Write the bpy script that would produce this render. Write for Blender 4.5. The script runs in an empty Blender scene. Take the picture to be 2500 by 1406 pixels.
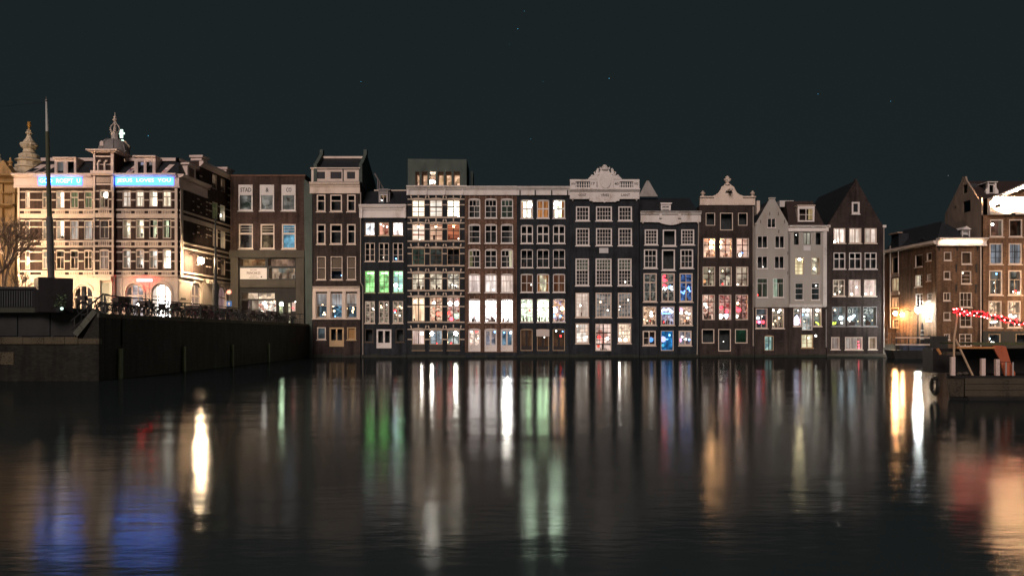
import bpy, math, random
from mathutils import Vector, Matrix
from mathutils.geometry import tessellate_polygon
random.seed(7)
R = math.radians
sc = bpy.context.scene
COL = sc.collection
# ------------------------------------------------------------------ camera, sky, light, exposure
F = 1944.0          # focal length in photo pixels
HC = 2.8            # camera height over the water
HY = 816.0          # photo row of the horizon
cam = bpy.data.cameras.new('camera'); camo = bpy.data.objects.new('camera', cam); COL.objects.link(camo)
camo.location = (0, 0, HC); camo.rotation_euler = (R(90), 0, 0)
cam.sensor_width = 36; cam.lens = F / 2500 * 36; cam.shift_y = (HY - 703) / 2500
cam.clip_start = .3; cam.clip_end = 2000
sc.camera = camo
world = bpy.data.worlds.new('World'); sc.world = world; world.use_nodes = True
wn = world.node_tree; bg = wn.nodes['Background']
tc = wn.nodes.new('ShaderNodeTexCoord'); sep = wn.nodes.new('ShaderNodeSeparateXYZ')
rp = wn.nodes.new('ShaderNodeValToRGB'); wn.links.new(tc.outputs['Generated'], sep.inputs[0]); wn.links.new(sep.outputs['Z'], rp.inputs[0])
rp.color_ramp.elements[0].position = 0.0; rp.color_ramp.elements[0].color = (.0112, .0170, .0188, 1)
rp.color_ramp.elements[1].position = .6; rp.color_ramp.elements[1].color = (.0102, .0152, .0168, 1)
wn.links.new(rp.outputs[0], bg.inputs['Color']); bg.inputs['Strength'].default_value = 1.0
sun = bpy.data.lights.new('city_glow', 'SUN'); suno = bpy.data.objects.new('city_glow', sun); COL.objects.link(suno)
sun.energy = 2.1; sun.color = (1.0, .79, .70); sun.angle = R(22)
suno.rotation_euler = (R(90 - 29), 0, R(-12))     # the lit town behind the photographer, low, a little from the left
vs = sc.view_settings; vs.view_transform = 'Standard'; vs.look = 'None'; vs.exposure = 0; vs.gamma = 1; vs.use_curve_mapping = False
sc.cycles.use_denoising = True
sc.cycles.max_bounces = 6; sc.cycles.transparent_max_bounces = 12; sc.cycles.diffuse_bounces = 3
sc.cycles.sample_clamp_indirect = 30.0
sc.cycles.use_light_tree = True
sc.cycles.caustics_reflective = True

# ------------------------------------------------------------------ materials
MATS = {}
def nodes(name):
    m = bpy.data.materials.new(name); m.use_nodes = True
    return m, m.node_tree, m.node_tree.nodes, m.node_tree.links
def mat(name, rgb, rough=.75, var=.25, scale=1.2, metal=0, dirt=None, fine=14, spec=.3):
    if name in MATS: return MATS[name]
    m, nt, N, L = nodes(name); b = N['Principled BSDF']
    tc = N.new('ShaderNodeTexCoord'); n1 = N.new('ShaderNodeTexNoise'); n1.inputs['Scale'].default_value = scale; n1.inputs['Detail'].default_value = 6
    mp = N.new('ShaderNodeMapping'); mp.inputs['Scale'].default_value = (1, 1, .45); L.new(tc.outputs['Object'], mp.inputs[0]); L.new(mp.outputs[0], n1.inputs[0])
    n2 = N.new('ShaderNodeTexNoise'); n2.inputs['Scale'].default_value = fine; n2.inputs['Detail'].default_value = 3; L.new(tc.outputs['Object'], n2.inputs[0])
    ad = N.new('ShaderNodeMath'); ad.operation = 'ADD'; L.new(n1.outputs[0], ad.inputs[0]); L.new(n2.outputs[0], ad.inputs[1])
    r = N.new('ShaderNodeValToRGB'); L.new(ad.outputs[0], r.inputs[0])
    ad.use_clamp = False
    dv = N.new('ShaderNodeMath'); dv.operation = 'MULTIPLY'; dv.inputs[1].default_value = .5; L.new(ad.outputs[0], dv.inputs[0]); L.new(dv.outputs[0], r.inputs[0])
    d = dirt or tuple(c * (1 - var * 1.6) for c in rgb)
    r.color_ramp.elements[0].position = .36; r.color_ramp.elements[0].color = (*d, 1)
    r.color_ramp.elements[1].position = .62; r.color_ramp.elements[1].color = (*[min(1, c * (1 + var * .5)) for c in rgb], 1)
    e = r.color_ramp.elements.new(.47); e.color = (*rgb, 1)
    L.new(r.outputs[0], b.inputs['Base Color'])
    b.inputs['Roughness'].default_value = rough; b.inputs['Metallic'].default_value = metal
    b.inputs['Specular IOR Level'].default_value = spec
    bp = N.new('ShaderNodeBump'); bp.inputs['Strength'].default_value = .25; bp.inputs['Distance'].default_value = .02
    L.new(n2.outputs[0], bp.inputs['Height']); L.new(bp.outputs[0], b.inputs['Normal'])
    MATS[name] = m; return m
def brick(name, rgb, mortar=None, var=.5, rough=.85):
    if name in MATS: return MATS[name]
    m, nt, N, L = nodes(name); b = N['Principled BSDF']
    tc = N.new('ShaderNodeTexCoord'); sp = N.new('ShaderNodeSeparateXYZ'); L.new(tc.outputs['Object'], sp.inputs[0])
    ad = N.new('ShaderNodeMath'); L.new(sp.outputs[0], ad.inputs[0]); L.new(sp.outputs[1], ad.inputs[1])
    cb = N.new('ShaderNodeCombineXYZ'); L.new(ad.outputs[0], cb.inputs[0]); L.new(sp.outputs[2], cb.inputs[1])
    br = N.new('ShaderNodeTexBrick'); L.new(cb.outputs[0], br.inputs[0]); br.inputs['Scale'].default_value = 1
    br.inputs['Brick Width'].default_value = .24; br.inputs['Row Height'].default_value = .085; br.inputs['Mortar Size'].default_value = .008
    br.inputs['Color1'].default_value = (*[c * (1 + var * .55) for c in rgb], 1); br.inputs['Color2'].default_value = (*[c * (1 - var * .55) for c in rgb], 1)
    br.inputs['Mortar'].default_value = (*(mortar or [c * .8 + .01 for c in rgb]), 1)
    n1 = N.new('ShaderNodeTexNoise'); n1.inputs['Scale'].default_value = .55; n1.inputs['Detail'].default_value = 7; L.new(tc.outputs['Object'], n1.inputs[0])
    mr = N.new('ShaderNodeMapRange'); mr.inputs[1].default_value = .3; mr.inputs[2].default_value = .7; mr.inputs[3].default_value = .45; mr.inputs[4].default_value = 1.55
    m2 = N.new('ShaderNodeMapping'); m2.inputs['Scale'].default_value = (2.2, 2.2, .22); n2 = N.new('ShaderNodeTexNoise'); n2.inputs['Scale'].default_value = 1; n2.inputs['Detail'].default_value = 5; L.new(tc.outputs['Object'], m2.inputs[0]); L.new(m2.outputs[0], n2.inputs[0])
    av = N.new('ShaderNodeMath'); av.operation = 'MULTIPLY_ADD'; av.inputs[1].default_value = .6; L.new(n2.outputs[0], av.inputs[0]); n1m = N.new('ShaderNodeMath'); n1m.operation = 'MULTIPLY'; n1m.inputs[1].default_value = .4; L.new(n1.outputs[0], n1m.inputs[0]); L.new(n1m.outputs[0], av.inputs[2]); L.new(av.outputs[0], mr.inputs[0]); mr.inputs[1].default_value = .36; mr.inputs[2].default_value = .64
    vm = N.new('ShaderNodeVectorMath'); vm.operation = 'SCALE'; L.new(br.outputs[0], vm.inputs[0]); L.new(mr.outputs[0], vm.inputs['Scale'])
    L.new(vm.outputs[0], b.inputs['Base Color']); b.inputs['Roughness'].default_value = rough; b.inputs['Specular IOR Level'].default_value = .2
    bp = N.new('ShaderNodeBump'); bp.inputs['Strength'].default_value = .4; bp.inputs['Distance'].default_value = .01; bp.invert = True
    L.new(br.outputs[1], bp.inputs['Height']); L.new(bp.outputs[0], b.inputs['Normal'])
    MATS[name] = m; return m
def emit(name, rgb, s):
    if name in MATS: return MATS[name]
    m, nt, N, L = nodes(name); N.remove(N['Principled BSDF'])
    e = N.new('ShaderNodeEmission'); e.inputs[0].default_value = (*rgb, 1); e.inputs[1].default_value = s
    L.new(e.outputs[0], N['Material Output'].inputs[0]); MATS[name] = m; return m
def lit(kind, rgb, s, rgb2=None):
    """a lit room, curtain, blind or shop seen through a window"""
    name = 'lit_%s_%02x%02x%02x_%d' % (kind, *[int(c * 99) for c in rgb], int(s * 100)) + ('' if rgb2 is None else '_%02x%02x' % (int(rgb2[0] * 99), int(rgb2[1] * 99)))
    if name in MATS: return MATS[name]
    m, nt, N, L = nodes(name); N.remove(N['Principled BSDF'])
    tc = N.new('ShaderNodeTexCoord'); oi = N.new('ShaderNodeObjectInfo')
    ml = N.new('ShaderNodeMath'); ml.operation = 'MULTIPLY'; ml.inputs[1].default_value = 37; L.new(oi.outputs['Random'], ml.inputs[0])
    cb = N.new('ShaderNodeCombineXYZ'); L.new(ml.outputs[0], cb.inputs[0]); L.new(ml.outputs[0], cb.inputs[2])
    va = N.new('ShaderNodeVectorMath'); L.new(tc.outputs['Object'], va.inputs[0]); L.new(cb.outputs[0], va.inputs[1])
    e = N.new('ShaderNodeEmission')
    def noise(sc_, det, stretch=None):
        n = N.new('ShaderNodeTexNoise'); n.inputs['Scale'].default_value = sc_; n.inputs['Detail'].default_value = det
        if stretch:
            mp = N.new('ShaderNodeMapping'); mp.inputs['Scale'].default_value = stretch; L.new(va.outputs[0], mp.inputs[0]); L.new(mp.outputs[0], n.inputs[0])
        else: L.new(va.outputs[0], n.inputs[0])
        return n
    def rng(src, a, b_, c, d):
        r = N.new('ShaderNodeMapRange'); 
        for i, v in enumerate((a, b_, c, d)): r.inputs[i + 1].default_value = v
        L.new(src, r.inputs[0]); return r.outputs[0]
    def mul(a, b_):
        q = N.new('ShaderNodeMath'); q.operation = 'MULTIPLY'; L.new(a, q.inputs[0])
        if isinstance(b_, float): q.inputs[1].default_value = b_
        else: L.new(b_, q.inputs[1])
        return q.outputs[0]
    c2 = rgb2 or tuple(c * f for c, f in zip(rgb, (.75, .5, .4)))
    mx = N.new('ShaderNodeMix'); mx.data_type = 'RGBA'; mx.inputs[6].default_value = (*rgb, 1); mx.inputs[7].default_value = (*c2, 1)
    if kind == 'room':
        vo = N.new('ShaderNodeTexVoronoi'); vo.distance = 'CHEBYCHEV'; vo.inputs['Scale'].default_value = 1.7; L.new(va.outputs[0], vo.inputs[0])
        sv = N.new('ShaderNodeSeparateColor'); L.new(vo.outputs['Color'], sv.inputs[0])
        n = noise(1.1, 2); L.new(rng(sv.outputs[0], .62, .9, 0, .85), mx.inputs[0])
        st = mul(rng(n.outputs[0], .3, .7, .35, 1.45), rng(sv.outputs[1], .1, .9, .55, 1.25))
    elif kind == 'busy':
        vo = N.new('ShaderNodeTexVoronoi'); vo.distance = 'CHEBYCHEV'; vo.inputs['Scale'].default_value = 3.8; L.new(va.outputs[0], vo.inputs[0])
        sv = N.new('ShaderNodeSeparateColor'); L.new(vo.outputs['Color'], sv.inputs[0])
        n = noise(3.0, 4); L.new(rng(sv.outputs[0], .5, .95, 0, 1), mx.inputs[0])
        st = mul(rng(n.outputs[0], .36, .64, .40, 1.35), rng(sv.outputs[1], .2, .8, .55, 1.3))
    elif kind == 'curtain':
        n = noise(5, 2, (1, 1, .06)); n3 = noise(.9, 2)
        L.new(rng(n.outputs[0], .4, .7, 0, .7), mx.inputs[0])
        st = mul(rng(n.outputs[0], .3, .7, 1.2, .6), rng(n3.outputs[0], .3, .7, .6, 1.25))
    elif kind == 'blind':
        n = noise(7, 1, (.02, .02, 1)); n3 = noise(1.0, 2)
        L.new(rng(n.outputs[0], .52, .6, 0, .75), mx.inputs[0])
        st = mul(rng(n.outputs[0], .45, .65, 1.1, .55), rng(n3.outputs[0], .3, .7, .65, 1.25))
    else:
        n = noise(.8, 2); mx.inputs[0].default_value = 0
        st = rng(n.outputs[0], .3, .7, .7, 1.2)
    L.new(mx.outputs[2], e.inputs[0])
    L.new(mul(st, float(s) * (1.2 + max(0, s - 1.1) * .9)), e.inputs[1])
    L.new(e.outputs[0], N['Material Output'].inputs[0]); MATS[name] = m; return m
def glass():
    if 'glass' in MATS: return MATS['glass']
    m, nt, N, L = nodes('window_glass'); N.remove(N['Principled BSDF'])
    t = N.new('ShaderNodeBsdfTransparent'); t.inputs[0].default_value = (.9, .93, .92, 1)
    g = N.new('ShaderNodeBsdfGlossy'); g.inputs['Roughness'].default_value = .05
    f = N.new('ShaderNodeFresnel'); f.inputs[0].default_value = 1.5; mx = N.new('ShaderNodeMixShader')
    L.new(f.outputs[0], mx.inputs[0]); L.new(t.outputs[0], mx.inputs[1]); L.new(g.outputs[0], mx.inputs[2])
    L.new(mx.outputs[0], N['Material Output'].inputs[0]); MATS['glass'] = m; return m
WHITE = mat('white_paint', (.66, .63, .62), .5, .12, .8, dirt=(.42, .36, .32))
CREAM = mat('cream_paint', (.62, .53, .46), .55, .14, .8, dirt=(.42, .33, .27))
STONE = mat('pale_sandstone', (.50, .42, .35), .85, .2, .7, dirt=(.30, .24, .19))
WSTONE = mat('white_sandstone', (.60, .58, .57), .8, .18, .9, dirt=(.30, .22, .17))
TAN = mat('tan_frame_paint', (.45, .33, .22), .5, .12)
BLACKP = mat('black_paint', (.022, .018, .018), .4, .2)
REDP = mat('oxblood_paint', (.10, .022, .016), .4, .2)
SLATE = mat('roof_slate', (.016, .019, .024), .6, .35, 2.5)
TILE = mat('roof_tile', (.030, .020, .018), .8, .35, 2.5)
TAR = brick('tarred_brick', (.0175, .0215, .026), (.017, .020, .025))
BRN = brick('brown_brick', (.054, .033, .028), (.045, .033, .028))
DBRN = brick('dark_brown_brick', (.036, .026, .024), (.030, .025, .023))
RBR = brick('warm_brown_brick', (.105, .062, .045))
CONC = mat('weathered_concrete', (.068, .062, .050), .85, .2)
STUCCO = mat('cream_stucco', (.33, .32, .30), .85, .10, .6, dirt=(.27, .23, .19))
GPLAS = mat('greenish_render', (.070, .090, .082), .9, .3, .9)
ROOM = mat('room_wall', (.35, .30, .26), .9, .1)
DARKR = mat('dark_room', (.045, .050, .055), .9, .5, 1.5)
METAL = mat('dark_metal', (.035, .037, .038), .45, .3, metal=.4)
PIPE = mat('grey_zinc', (.28, .25, .22), .5, .2)
LEAD = mat('roof_lead', (.20, .19, .19), .6, .2, 3)
GLASS = glass()

# ------------------------------------------------------------------ mesh helpers
class MB:
    def __init__(s): s.v = []; s.f = []; s.m = []; s.smooth = False
    def add(s, vs, fs, mi=0):
        o = len(s.v); s.v += [tuple(v) for v in vs]; s.f += [tuple(i + o for i in f) for f in fs]; s.m += [mi] * len(fs); return s
    def box(s, x0, x1, y0, y1, z0, z1, mi=0):
        return s.add([(x0, y0, z0), (x1, y0, z0), (x1, y1, z0), (x0, y1, z0), (x0, y0, z1), (x1, y0, z1), (x1, y1, z1), (x0, y1, z1)],
                     [(0, 3, 2, 1), (4, 5, 6, 7), (0, 1, 5, 4), (1, 2, 6, 5), (2, 3, 7, 6), (3, 0, 4, 7)], mi)
    def bw(s, u0, u1, w0, w1, z0, z1, mi=0): return s.box(u0, u1, -w1, -w0, z0, z1, mi)
    def prism(s, poly, w0, w1, mi=0, holes=()):
        """polygon in (u,z) extruded from w0 (back) to w1 (front)"""
        loops = [[(p[0], p[1]) for p in poly]] + [[(p[0], p[1]) for p in h] for h in holes]
        flat = [p for l in loops for p in l]
        tr = tessellate_polygon([[Vector((p[0], p[1], 0)) for p in l] for l in loops]); n = len(flat)
        vs = [(p[0], -w1, p[1]) for p in flat] + [(p[0], -w0, p[1]) for p in flat]
        fs = []
        for t in tr:
            a, b, c = t
            ar = (flat[b][0] - flat[a][0]) * (flat[c][1] - flat[a][1]) - (flat[c][0] - flat[a][0]) * (flat[b][1] - flat[a][1])
            if abs(ar) < 1e-10: continue
            if ar < 0: a, b, c = a, c, b
            fs.append((a, b, c)); fs.append((a + n, c + n, b + n))
        k = 0
        for li, l in enumerate(loops):
            m = len(l); ar = sum(l[i][0] * l[(i + 1) % m][1] - l[(i + 1) % m][0] * l[i][1] for i in range(m))
            for i in range(m):
                a, b = k + i, k + (i + 1) % m
                if (ar > 0) != (li > 0): fs.append((b, a, a + n, b + n))
                else: fs.append((a, b, b + n, a + n))
            k += m
        return s.add(vs, fs, mi)
    def prof(s, u0, u1, pts, mi=0):
        """profile in (w,z), extruded along u"""
        n = len(pts); vs = [(u0, -p[0], p[1]) for p in pts] + [(u1, -p[0], p[1]) for p in pts]
        fs = [(i, (i + 1) % n, n + (i + 1) % n, n + i) for i in range(n)]
        return s.add(vs, fs + [tuple(range(n))[::-1], tuple(range(n, 2 * n))], mi)
    def lathe(s, cx, cy, pts, n=16, mi=0, squash=1):
        o = [(cx + r * math.cos(2 * math.pi * k / n + math.pi / n), cy + squash * r * math.sin(2 * math.pi * k / n + math.pi / n), z) for r, z in pts for k in range(n)]
        fs = [(i * n + k, i * n + (k + 1) % n, (i + 1) * n + (k + 1) % n, (i + 1) * n + k) for i in range(len(pts) - 1) for k in range(n)]
        fs += [tuple(range(n))[::-1], tuple((len(pts) - 1) * n + k for k in range(n))]
        return s.add(o, fs, mi)
    def tube(s, path, r, n=6, mi=0, closed=False):
        P = [Vector(p) for p in path]; m = len(P); rs = r if isinstance(r, (list, tuple)) else [r] * m
        vs = []
        for i, p in enumerate(P):
            a = P[(i - 1) % m] if (closed or i > 0) else p; b = P[(i + 1) % m] if (closed or i < m - 1) else p
            d = (b - a).normalized(); up = Vector((0, 0, 1)) if abs(d.z) < .9 else Vector((0, 1, 0))
            x = d.cross(up).normalized(); y = d.cross(x)
            for k in range(n):
                t = 2 * math.pi * k / n; vs.append(p + x * math.cos(t) * rs[i] + y * math.sin(t) * rs[i])
        fs = [(i * n + k, i * n + (k + 1) % n, ((i + 1) % m) * n + (k + 1) % n, ((i + 1) % m) * n + k) for i in range(m if closed else m - 1) for k in range(n)]
        if not closed: fs += [tuple(range(n))[::-1], tuple((m - 1) * n + k for k in range(n))]
        return s.add(vs, fs, mi)
    def ball(s, c, r, n=10, mi=0, sz=1):
        k = max(4, n // 2)
        return s.lathe(c[0], c[1], [(max(.001, r * math.sin(math.pi * i / k)), c[2] - sz * r * math.cos(math.pi * i / k)) for i in range(k + 1)], n, mi)
    def mesh(s, name, mats):
        me = bpy.data.meshes.new(name); me.from_pydata(s.v, [], s.f)
        mats = mats if isinstance(mats, (list, tuple)) else [mats]
        for m in mats: me.materials.append(m)
        if len(mats) > 1: me.polygons.foreach_set('material_index', s.m)
        if s.smooth:
            for p in me.polygons: p.use_smooth = True
        me.update(); return me
def obj(name, me, parent=None, M=None):
    o = bpy.data.objects.new(name, me); COL.objects.link(o)
    if parent is not None: o.parent = parent
    if M is not None: o.matrix_basis = M
    return o
def tag(o, label=None, cat=None, group=None, kind=None):
    if label: o['label'] = label
    if cat: o['category'] = cat
    if group: o['group'] = group
    if kind: o['kind'] = kind
    return o
def T(x, y, z): return Matrix.Translation((x, y, z))
I4 = Matrix.Identity(4)
def struct(name, mb, m):
    return tag(obj(name, mb.mesh(name, m)), kind='structure')
def thing(name, label, cat, mb=None, m=None, loc=(0, 0, 0), rz=0, group=None):
    o = obj(name, mb.mesh(name, m) if mb else None); o.location = loc; o.rotation_euler = (0, 0, rz)
    return tag(o, label, cat, group)
def part(name, mb, m, parent, M=None): return obj(name, mb.mesh(name, m), parent, M)

class Fac:
    """a facade plane: through A, running along angle ang, outward = local -Y"""
    def __init__(s, ax, ay, ang=0.0):
        s.a = Vector((ax, ay)); s.d = Vector((math.cos(ang), math.sin(ang))); s.n = Vector((math.sin(ang), -math.cos(ang)))
        s.M = T(ax, ay, 0) @ Matrix.Rotation(ang, 4, 'Z'); s.ang = ang
    def t(s, px): return (s.n.dot(s.a)) / (s.n.dot(Vector(((px - 1250) / F, 1))))
    def u(s, px): t = s.t(px); return s.d.dot(Vector(((px - 1250) / F, 1)) * t - s.a)
    def z(s, px, py): return HC + (HY - py) / F * s.t(px)
    def back(s, dy): return Fac(s.a.x, s.a.y + dy, s.ang)

PANES = {}
def pane_mesh(w, h):
    k = (round(w, 2), round(h, 2))
    if k not in PANES:
        a, b = w / 2, h / 2; me = bpy.data.meshes.new('pane'); me.from_pydata([(-a, 0, -b), (a, 0, -b), (a, 0, b), (-a, 0, b)], [], [(0, 1, 2, 3)]); me.materials.append(GLASS); PANES[k] = me
    return PANES[k]
def fit_text(txt, u0, u1, z0, z1, w, m, depth=.03, bold=0):
    """lettering as a mesh fitted to a rectangle"""
    cu = bpy.data.curves.new('t', 'FONT'); cu.body = txt; cu.extrude = .05; cu.resolution_u = 2; cu.offset = bold
    o = bpy.data.objects.new('t', cu); me = bpy.data.meshes.new_from_object(o); bpy.data.objects.remove(o); bpy.data.curves.remove(cu)
    xs = [v.co.x for v in me.vertices]; ys = [v.co.y for v in me.vertices]; a, b, c, d = min(xs), max(xs), min(ys), max(ys)
    for v in me.vertices:
        x, y, zz = v.co
        v.co = (u0 + (x - a) / (b - a) * (u1 - u0), -w - (depth if zz > 0 else 0), z0 + (y - c) / (d - c) * (z1 - z0))
    me.materials.clear(); me.materials.append(m); me.name = 'lettering'; return me

class Bld:
    def __init__(s, name, label, cat, fac, group=None):
        s.fac = fac; s.root = obj(name, None); s.root.matrix_basis = fac.M; tag(s.root, label, cat, group); s.holes = {}
    def rel(s, f=None):
        return I4.copy() if f is None or f is s.fac else s.fac.M.inverted() @ f.M
    def part(s, name, mb, m, fac=None, parent=None):
        return obj(name, mb.mesh(name, m), parent or s.root, s.rel(fac) if parent is None else None)
    def rect(s, x0, y0, x1, y1, fac=None):
        f = fac or s.fac; xm = (x0 + x1) / 2
        return f.u(x0), f.u(x1), f.z(xm, y1), f.z(xm, y0)
    def bx(s, name, x0, y0, x1, y1, m, w0=-.05, w1=.12, fac=None):
        a, b, c, d = s.rect(x0, y0, x1, y1, fac); return s.part(name, MB().bw(a, b, w0, w1, c, d), m, fac)
    def text(s, txt, x0, y0, x1, y1, w, m, fac=None, bold=0, parent=None, name='lettering', depth=.03):
        a, b, c, d = s.rect(x0, y0, x1, y1, fac); me = fit_text(txt, a, b, c, d, w, m, depth, bold)
        return obj(name, me, parent or s.root, s.rel(fac) if parent is None else None)
    def cornice(s, name, x0, x1, y0, y1, m, out=.45, fac=None, base=.0, frieze=True):
        """moulded cornice with a flat frieze below"""
        f = fac or s.fac; xm = (x0 + x1) / 2; a, b = f.u(x0), f.u(x1); zt, zb = f.z(xm, y0), f.z(xm, y1); h = zt - zb
        k = .42 if frieze else .8
        pts = [(-.1, zt), (out, zt), (out, zt - h * .10), (out * .86, zt - h * .13), (out * .80, zt - h * .22), (out * .55, zt - h * .26), (out * .42, zt - h * k), (base + .14, zt - h * (k + .03)),
               (base + .14, zb + h * .08), (base + .18, zb + h * .07), (base + .18, zb), (-.1, zb)]
        return s.part(name, MB().prof(a, b, pts), m, fac)
    def win(s, x0, y0, x1, y1, lay='1x1', fr=WHITE, fw=2.4, fill=None, fac=None, arch=0, sill=.08, bars=None, lamps=(), deep=1.1, name='window', tw=None, curtain=None, items=0, panel=0, depthf=0, shade=None):
        f = fac or s.fac; u0, u1, z0, z1 = s.rect(x0, y0, x1, y1, f); W, H = u1 - u0, z1 - z0; px = f.t((x0 + x1) / 2) / F
        s.holes.setdefault(f, []).append((u0, z0, u1, z1))
        t = fw * px; bm = bars or fr; mb = MB(); o = depthf
        # outer ring, butted end to end
        mb.bw(0, t, o - .20, o - .03, 0, H); mb.bw(W - t, W, o - .20, o - .03, 0, H); mb.bw(t, W - t, o - .20, o - .03, H - t, H); mb.bw(t, W - t, o - .20, o - .03, 0, t * 1.1)
        if arch: mb.prism([(0, H - .002)] + [(W / 2 - W / 2 * math.cos(math.pi * k / 6), H + arch * px * math.sin(math.pi * k / 6)) for k in range(1, 6)] + [(W, H - .002)], o - .05, o + .05)
        tt = (tw if tw is not None else fw * .8) * px; tb = min(.05, px * 1.0)
        sashes = []
        for q in lay.split('/'):
            d = q.endswith('d'); q = q.rstrip('d'); h = 1.0
            if ':' in q: q, h = q.split(':'); h = float(h)
            c, r = q.split('x'); sashes.append((int(c), int(r), h, d))
        tot = sum(q[2] for q in sashes); ph = panel * px
        ih = H - 2.1 * t - tt * (len(sashes) - 1) - ph; iw = W - 2 * t; z = H - t; glazing = MB(); cells = []
        if ph: mb.bw(t, W - t, o - .16, o - .06, t * 1.1, t * 1.1 + ph, 1)
        for i, (c, r, h, d) in enumerate(sashes):
            sh = ih * h / tot; zb = z - sh
            if i: mb.bw(t, W - t, o - .18, o - .045, z, z + tt, 1)
            xs = [t]; cm = tt * .9
            if d:
                mb.bw(W / 2 - cm / 2, W / 2 + cm / 2, o - .175, o - .05, zb, z, 1); half = c // 2; hw = iw / 2 - cm / 2
                cols = [(t + hw * k / half, t + hw * (k + 1) / half) for k in range(half)] + [(W / 2 + cm / 2 + hw * k / half, W / 2 + cm / 2 + hw * (k + 1) / half) for k in range(half)]
                brs = [t + hw * k / half for k in range(1, half)] + [W / 2 + cm / 2 + hw * k / half for k in range(1, half)]
            else:
                cols = [(t + iw * k / c, t + iw * (k + 1) / c) for k in range(c)]; brs = [t + iw * k / c for k in range(1, c)]
            for x in brs: mb.bw(x - tb / 2, x + tb / 2, o - .16, o - .07, zb, z, 1)
            for k in range(1, r):
                zz = zb + sh * k / r
                for a, b in cols: mb.bw(a + (tb / 2 if a in brs else 0), b - (tb / 2 if b in brs else 0), o - .155, o - .075, zz - tb / 2, zz + tb / 2, 1)
            cells += [(a, b, zb + sh * k / r, zb + sh * (k + 1) / r) for a, b in cols for k in range(r)]
            z = zb - tt
        M = s.rel(f) @ T(u0, 0, z0)
        wo = obj(name, mb.mesh(name, [fr, bm]), s.root, M)
        if min(cells[0][1] - cells[0][0], cells[0][3] - cells[0][2]) / px >= 7.5:
            for a, b, c, d in cells: obj('pane', pane_mesh(b - a, d - c), wo, T((a + b) / 2, .115 - o, (c + d) / 2))
        else:
            for a, b, c, d in cells: glazing.add([(a, .115 - o, c), (b, .115 - o, c), (b, .115 - o, d), (a, .115 - o, d)], [(0, 1, 2, 3)])
            g = obj('glazing', glazing.mesh('glazing', GLASS), wo); g['kind'] = 'stuff'
        if sill: part('sill', MB().bw(-sill, W + sill, -.02, .10, -.10, -.002), fr, wo)
        # the room behind
        fill = fill or DARKR; dd = deep if fill is DARKR or 'room' in fill.name or 'busy' in fill.name else .32
        e = .06; rm = MB(); a, b, c, d = -e, W + e, -e, H + e
        rm.add([(a, dd, c), (b, dd, c), (b, dd, d), (a, dd, d)], [(0, 1, 2, 3)], 0)
        v = [(a, .21, c), (b, .21, c), (b, .21, d), (a, .21, d), (a, dd, c), (b, dd, c), (b, dd, d), (a, dd, d)]
        rm.add(v, [(0, 1, 5, 4), (1, 2, 6, 5), (2, 3, 7, 6), (3, 0, 4, 7)], 1)
        part('interior', rm, [fill, DARKR if fill is DARKR else ROOM], wo)
        if shade:   # (material, y0 fraction from top, y1 fraction): a drawn blind behind the glass
            sm, q0, q1 = shade; part('blind', MB().bw(t * .6, W - t * .6, -.26, -.245, H * (1 - q1), H * (1 - q0)), sm, wo)
        if curtain:
            cm_, fl, frr = curtain; cb = MB(); n = 10
            for (xa, xb) in ((t * .5, t * .5 + W * fl), (W - t * .5 - W * frr, W - t * .5)):
                if xb - xa < .05: continue
                for k in range(n):
                    x_0 = xa + (xb - xa) * k / n; x_1 = xa + (xb - xa) * (k + 1) / n; y_0 = .28 + .03 * (k % 2); y_1 = .28 + .03 * ((k + 1) % 2)
                    cb.add([(x_0, y_0, t), (x_1, y_1, t), (x_1, y_1, H - t * .6), (x_0, y_0, H - t * .6)], [(0, 1, 2, 3)])
            part('curtain', cb, cm_, wo)
        for (lx, ly, lr, lm) in lamps:
            part('lamp', MB().ball((f.u(lx) - u0, .24 + lr - o * 0, f.z(lx, ly) - z0), lr, 8), lm, wo)
        if items:
            it = MB(); rr = random.Random(int(x0 * 7 + y0))
            for k in range(items):
                x = t + rr.random() * (W - 2 * t - .2); h = .15 + rr.random() * .55; ww = .08 + rr.random() * .2; y = .3 + rr.random() * .3
                if rr.random() < .5: it.box(x, x + ww, y, y + .1, t, t + h)
                else:
                    it.lathe(x + ww / 2, y, [(.05, t), (.07, t + h * .4), (ww * .6, t + h * .7), (.02, t + h)], 6)
            part('window_display', it, mat('silhouette_goods', (.10, .07, .06), .8, .4), wo)['kind'] = 'stuff'
        return wo
    def row(s, y0, y1, xs, lay='1x1', fills=None, **k):
        out = []
        for i, (a, b) in enumerate(xs):
            kk = {q: (v[i] if isinstance(v, list) else v) for q, v in k.items()}
            out.append(s.win(a, y0, b, y1, lay[i] if isinstance(lay, list) else lay, fill=(fills[i] if isinstance(fills, (list, tuple)) else fills), **kk))
        return out
    def wall(s, poly_px, m, fac=None, name='wall', thick=.20, zmin=None):
        """front wall with true openings; poly_px corners in photo pixels"""
        f = fac or s.fac; P = [(f.u(x), f.z(x, y)) for x, y in poly_px]
        return s.wallz(P, m, f, name, thick)
    def wallz(s, P, m, f=None, name='wall', thick=.20, w1=0.0, arches=()):
        f = f or s.fac
        us = [p[0] for p in P]; zs = [p[1] for p in P]; hs = []
        for (a, c, b, d) in s.holes.get(f, []):
            if a > min(us) and b < max(us) and c > min(zs) and d < max(zs): hs.append([(a, c), (a, d), (b, d), (b, c)])
        hs += [list(h) for h in arches]
        return s.part(name, MB().prism(P, -thick, w1, 0, hs), m, f)
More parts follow.
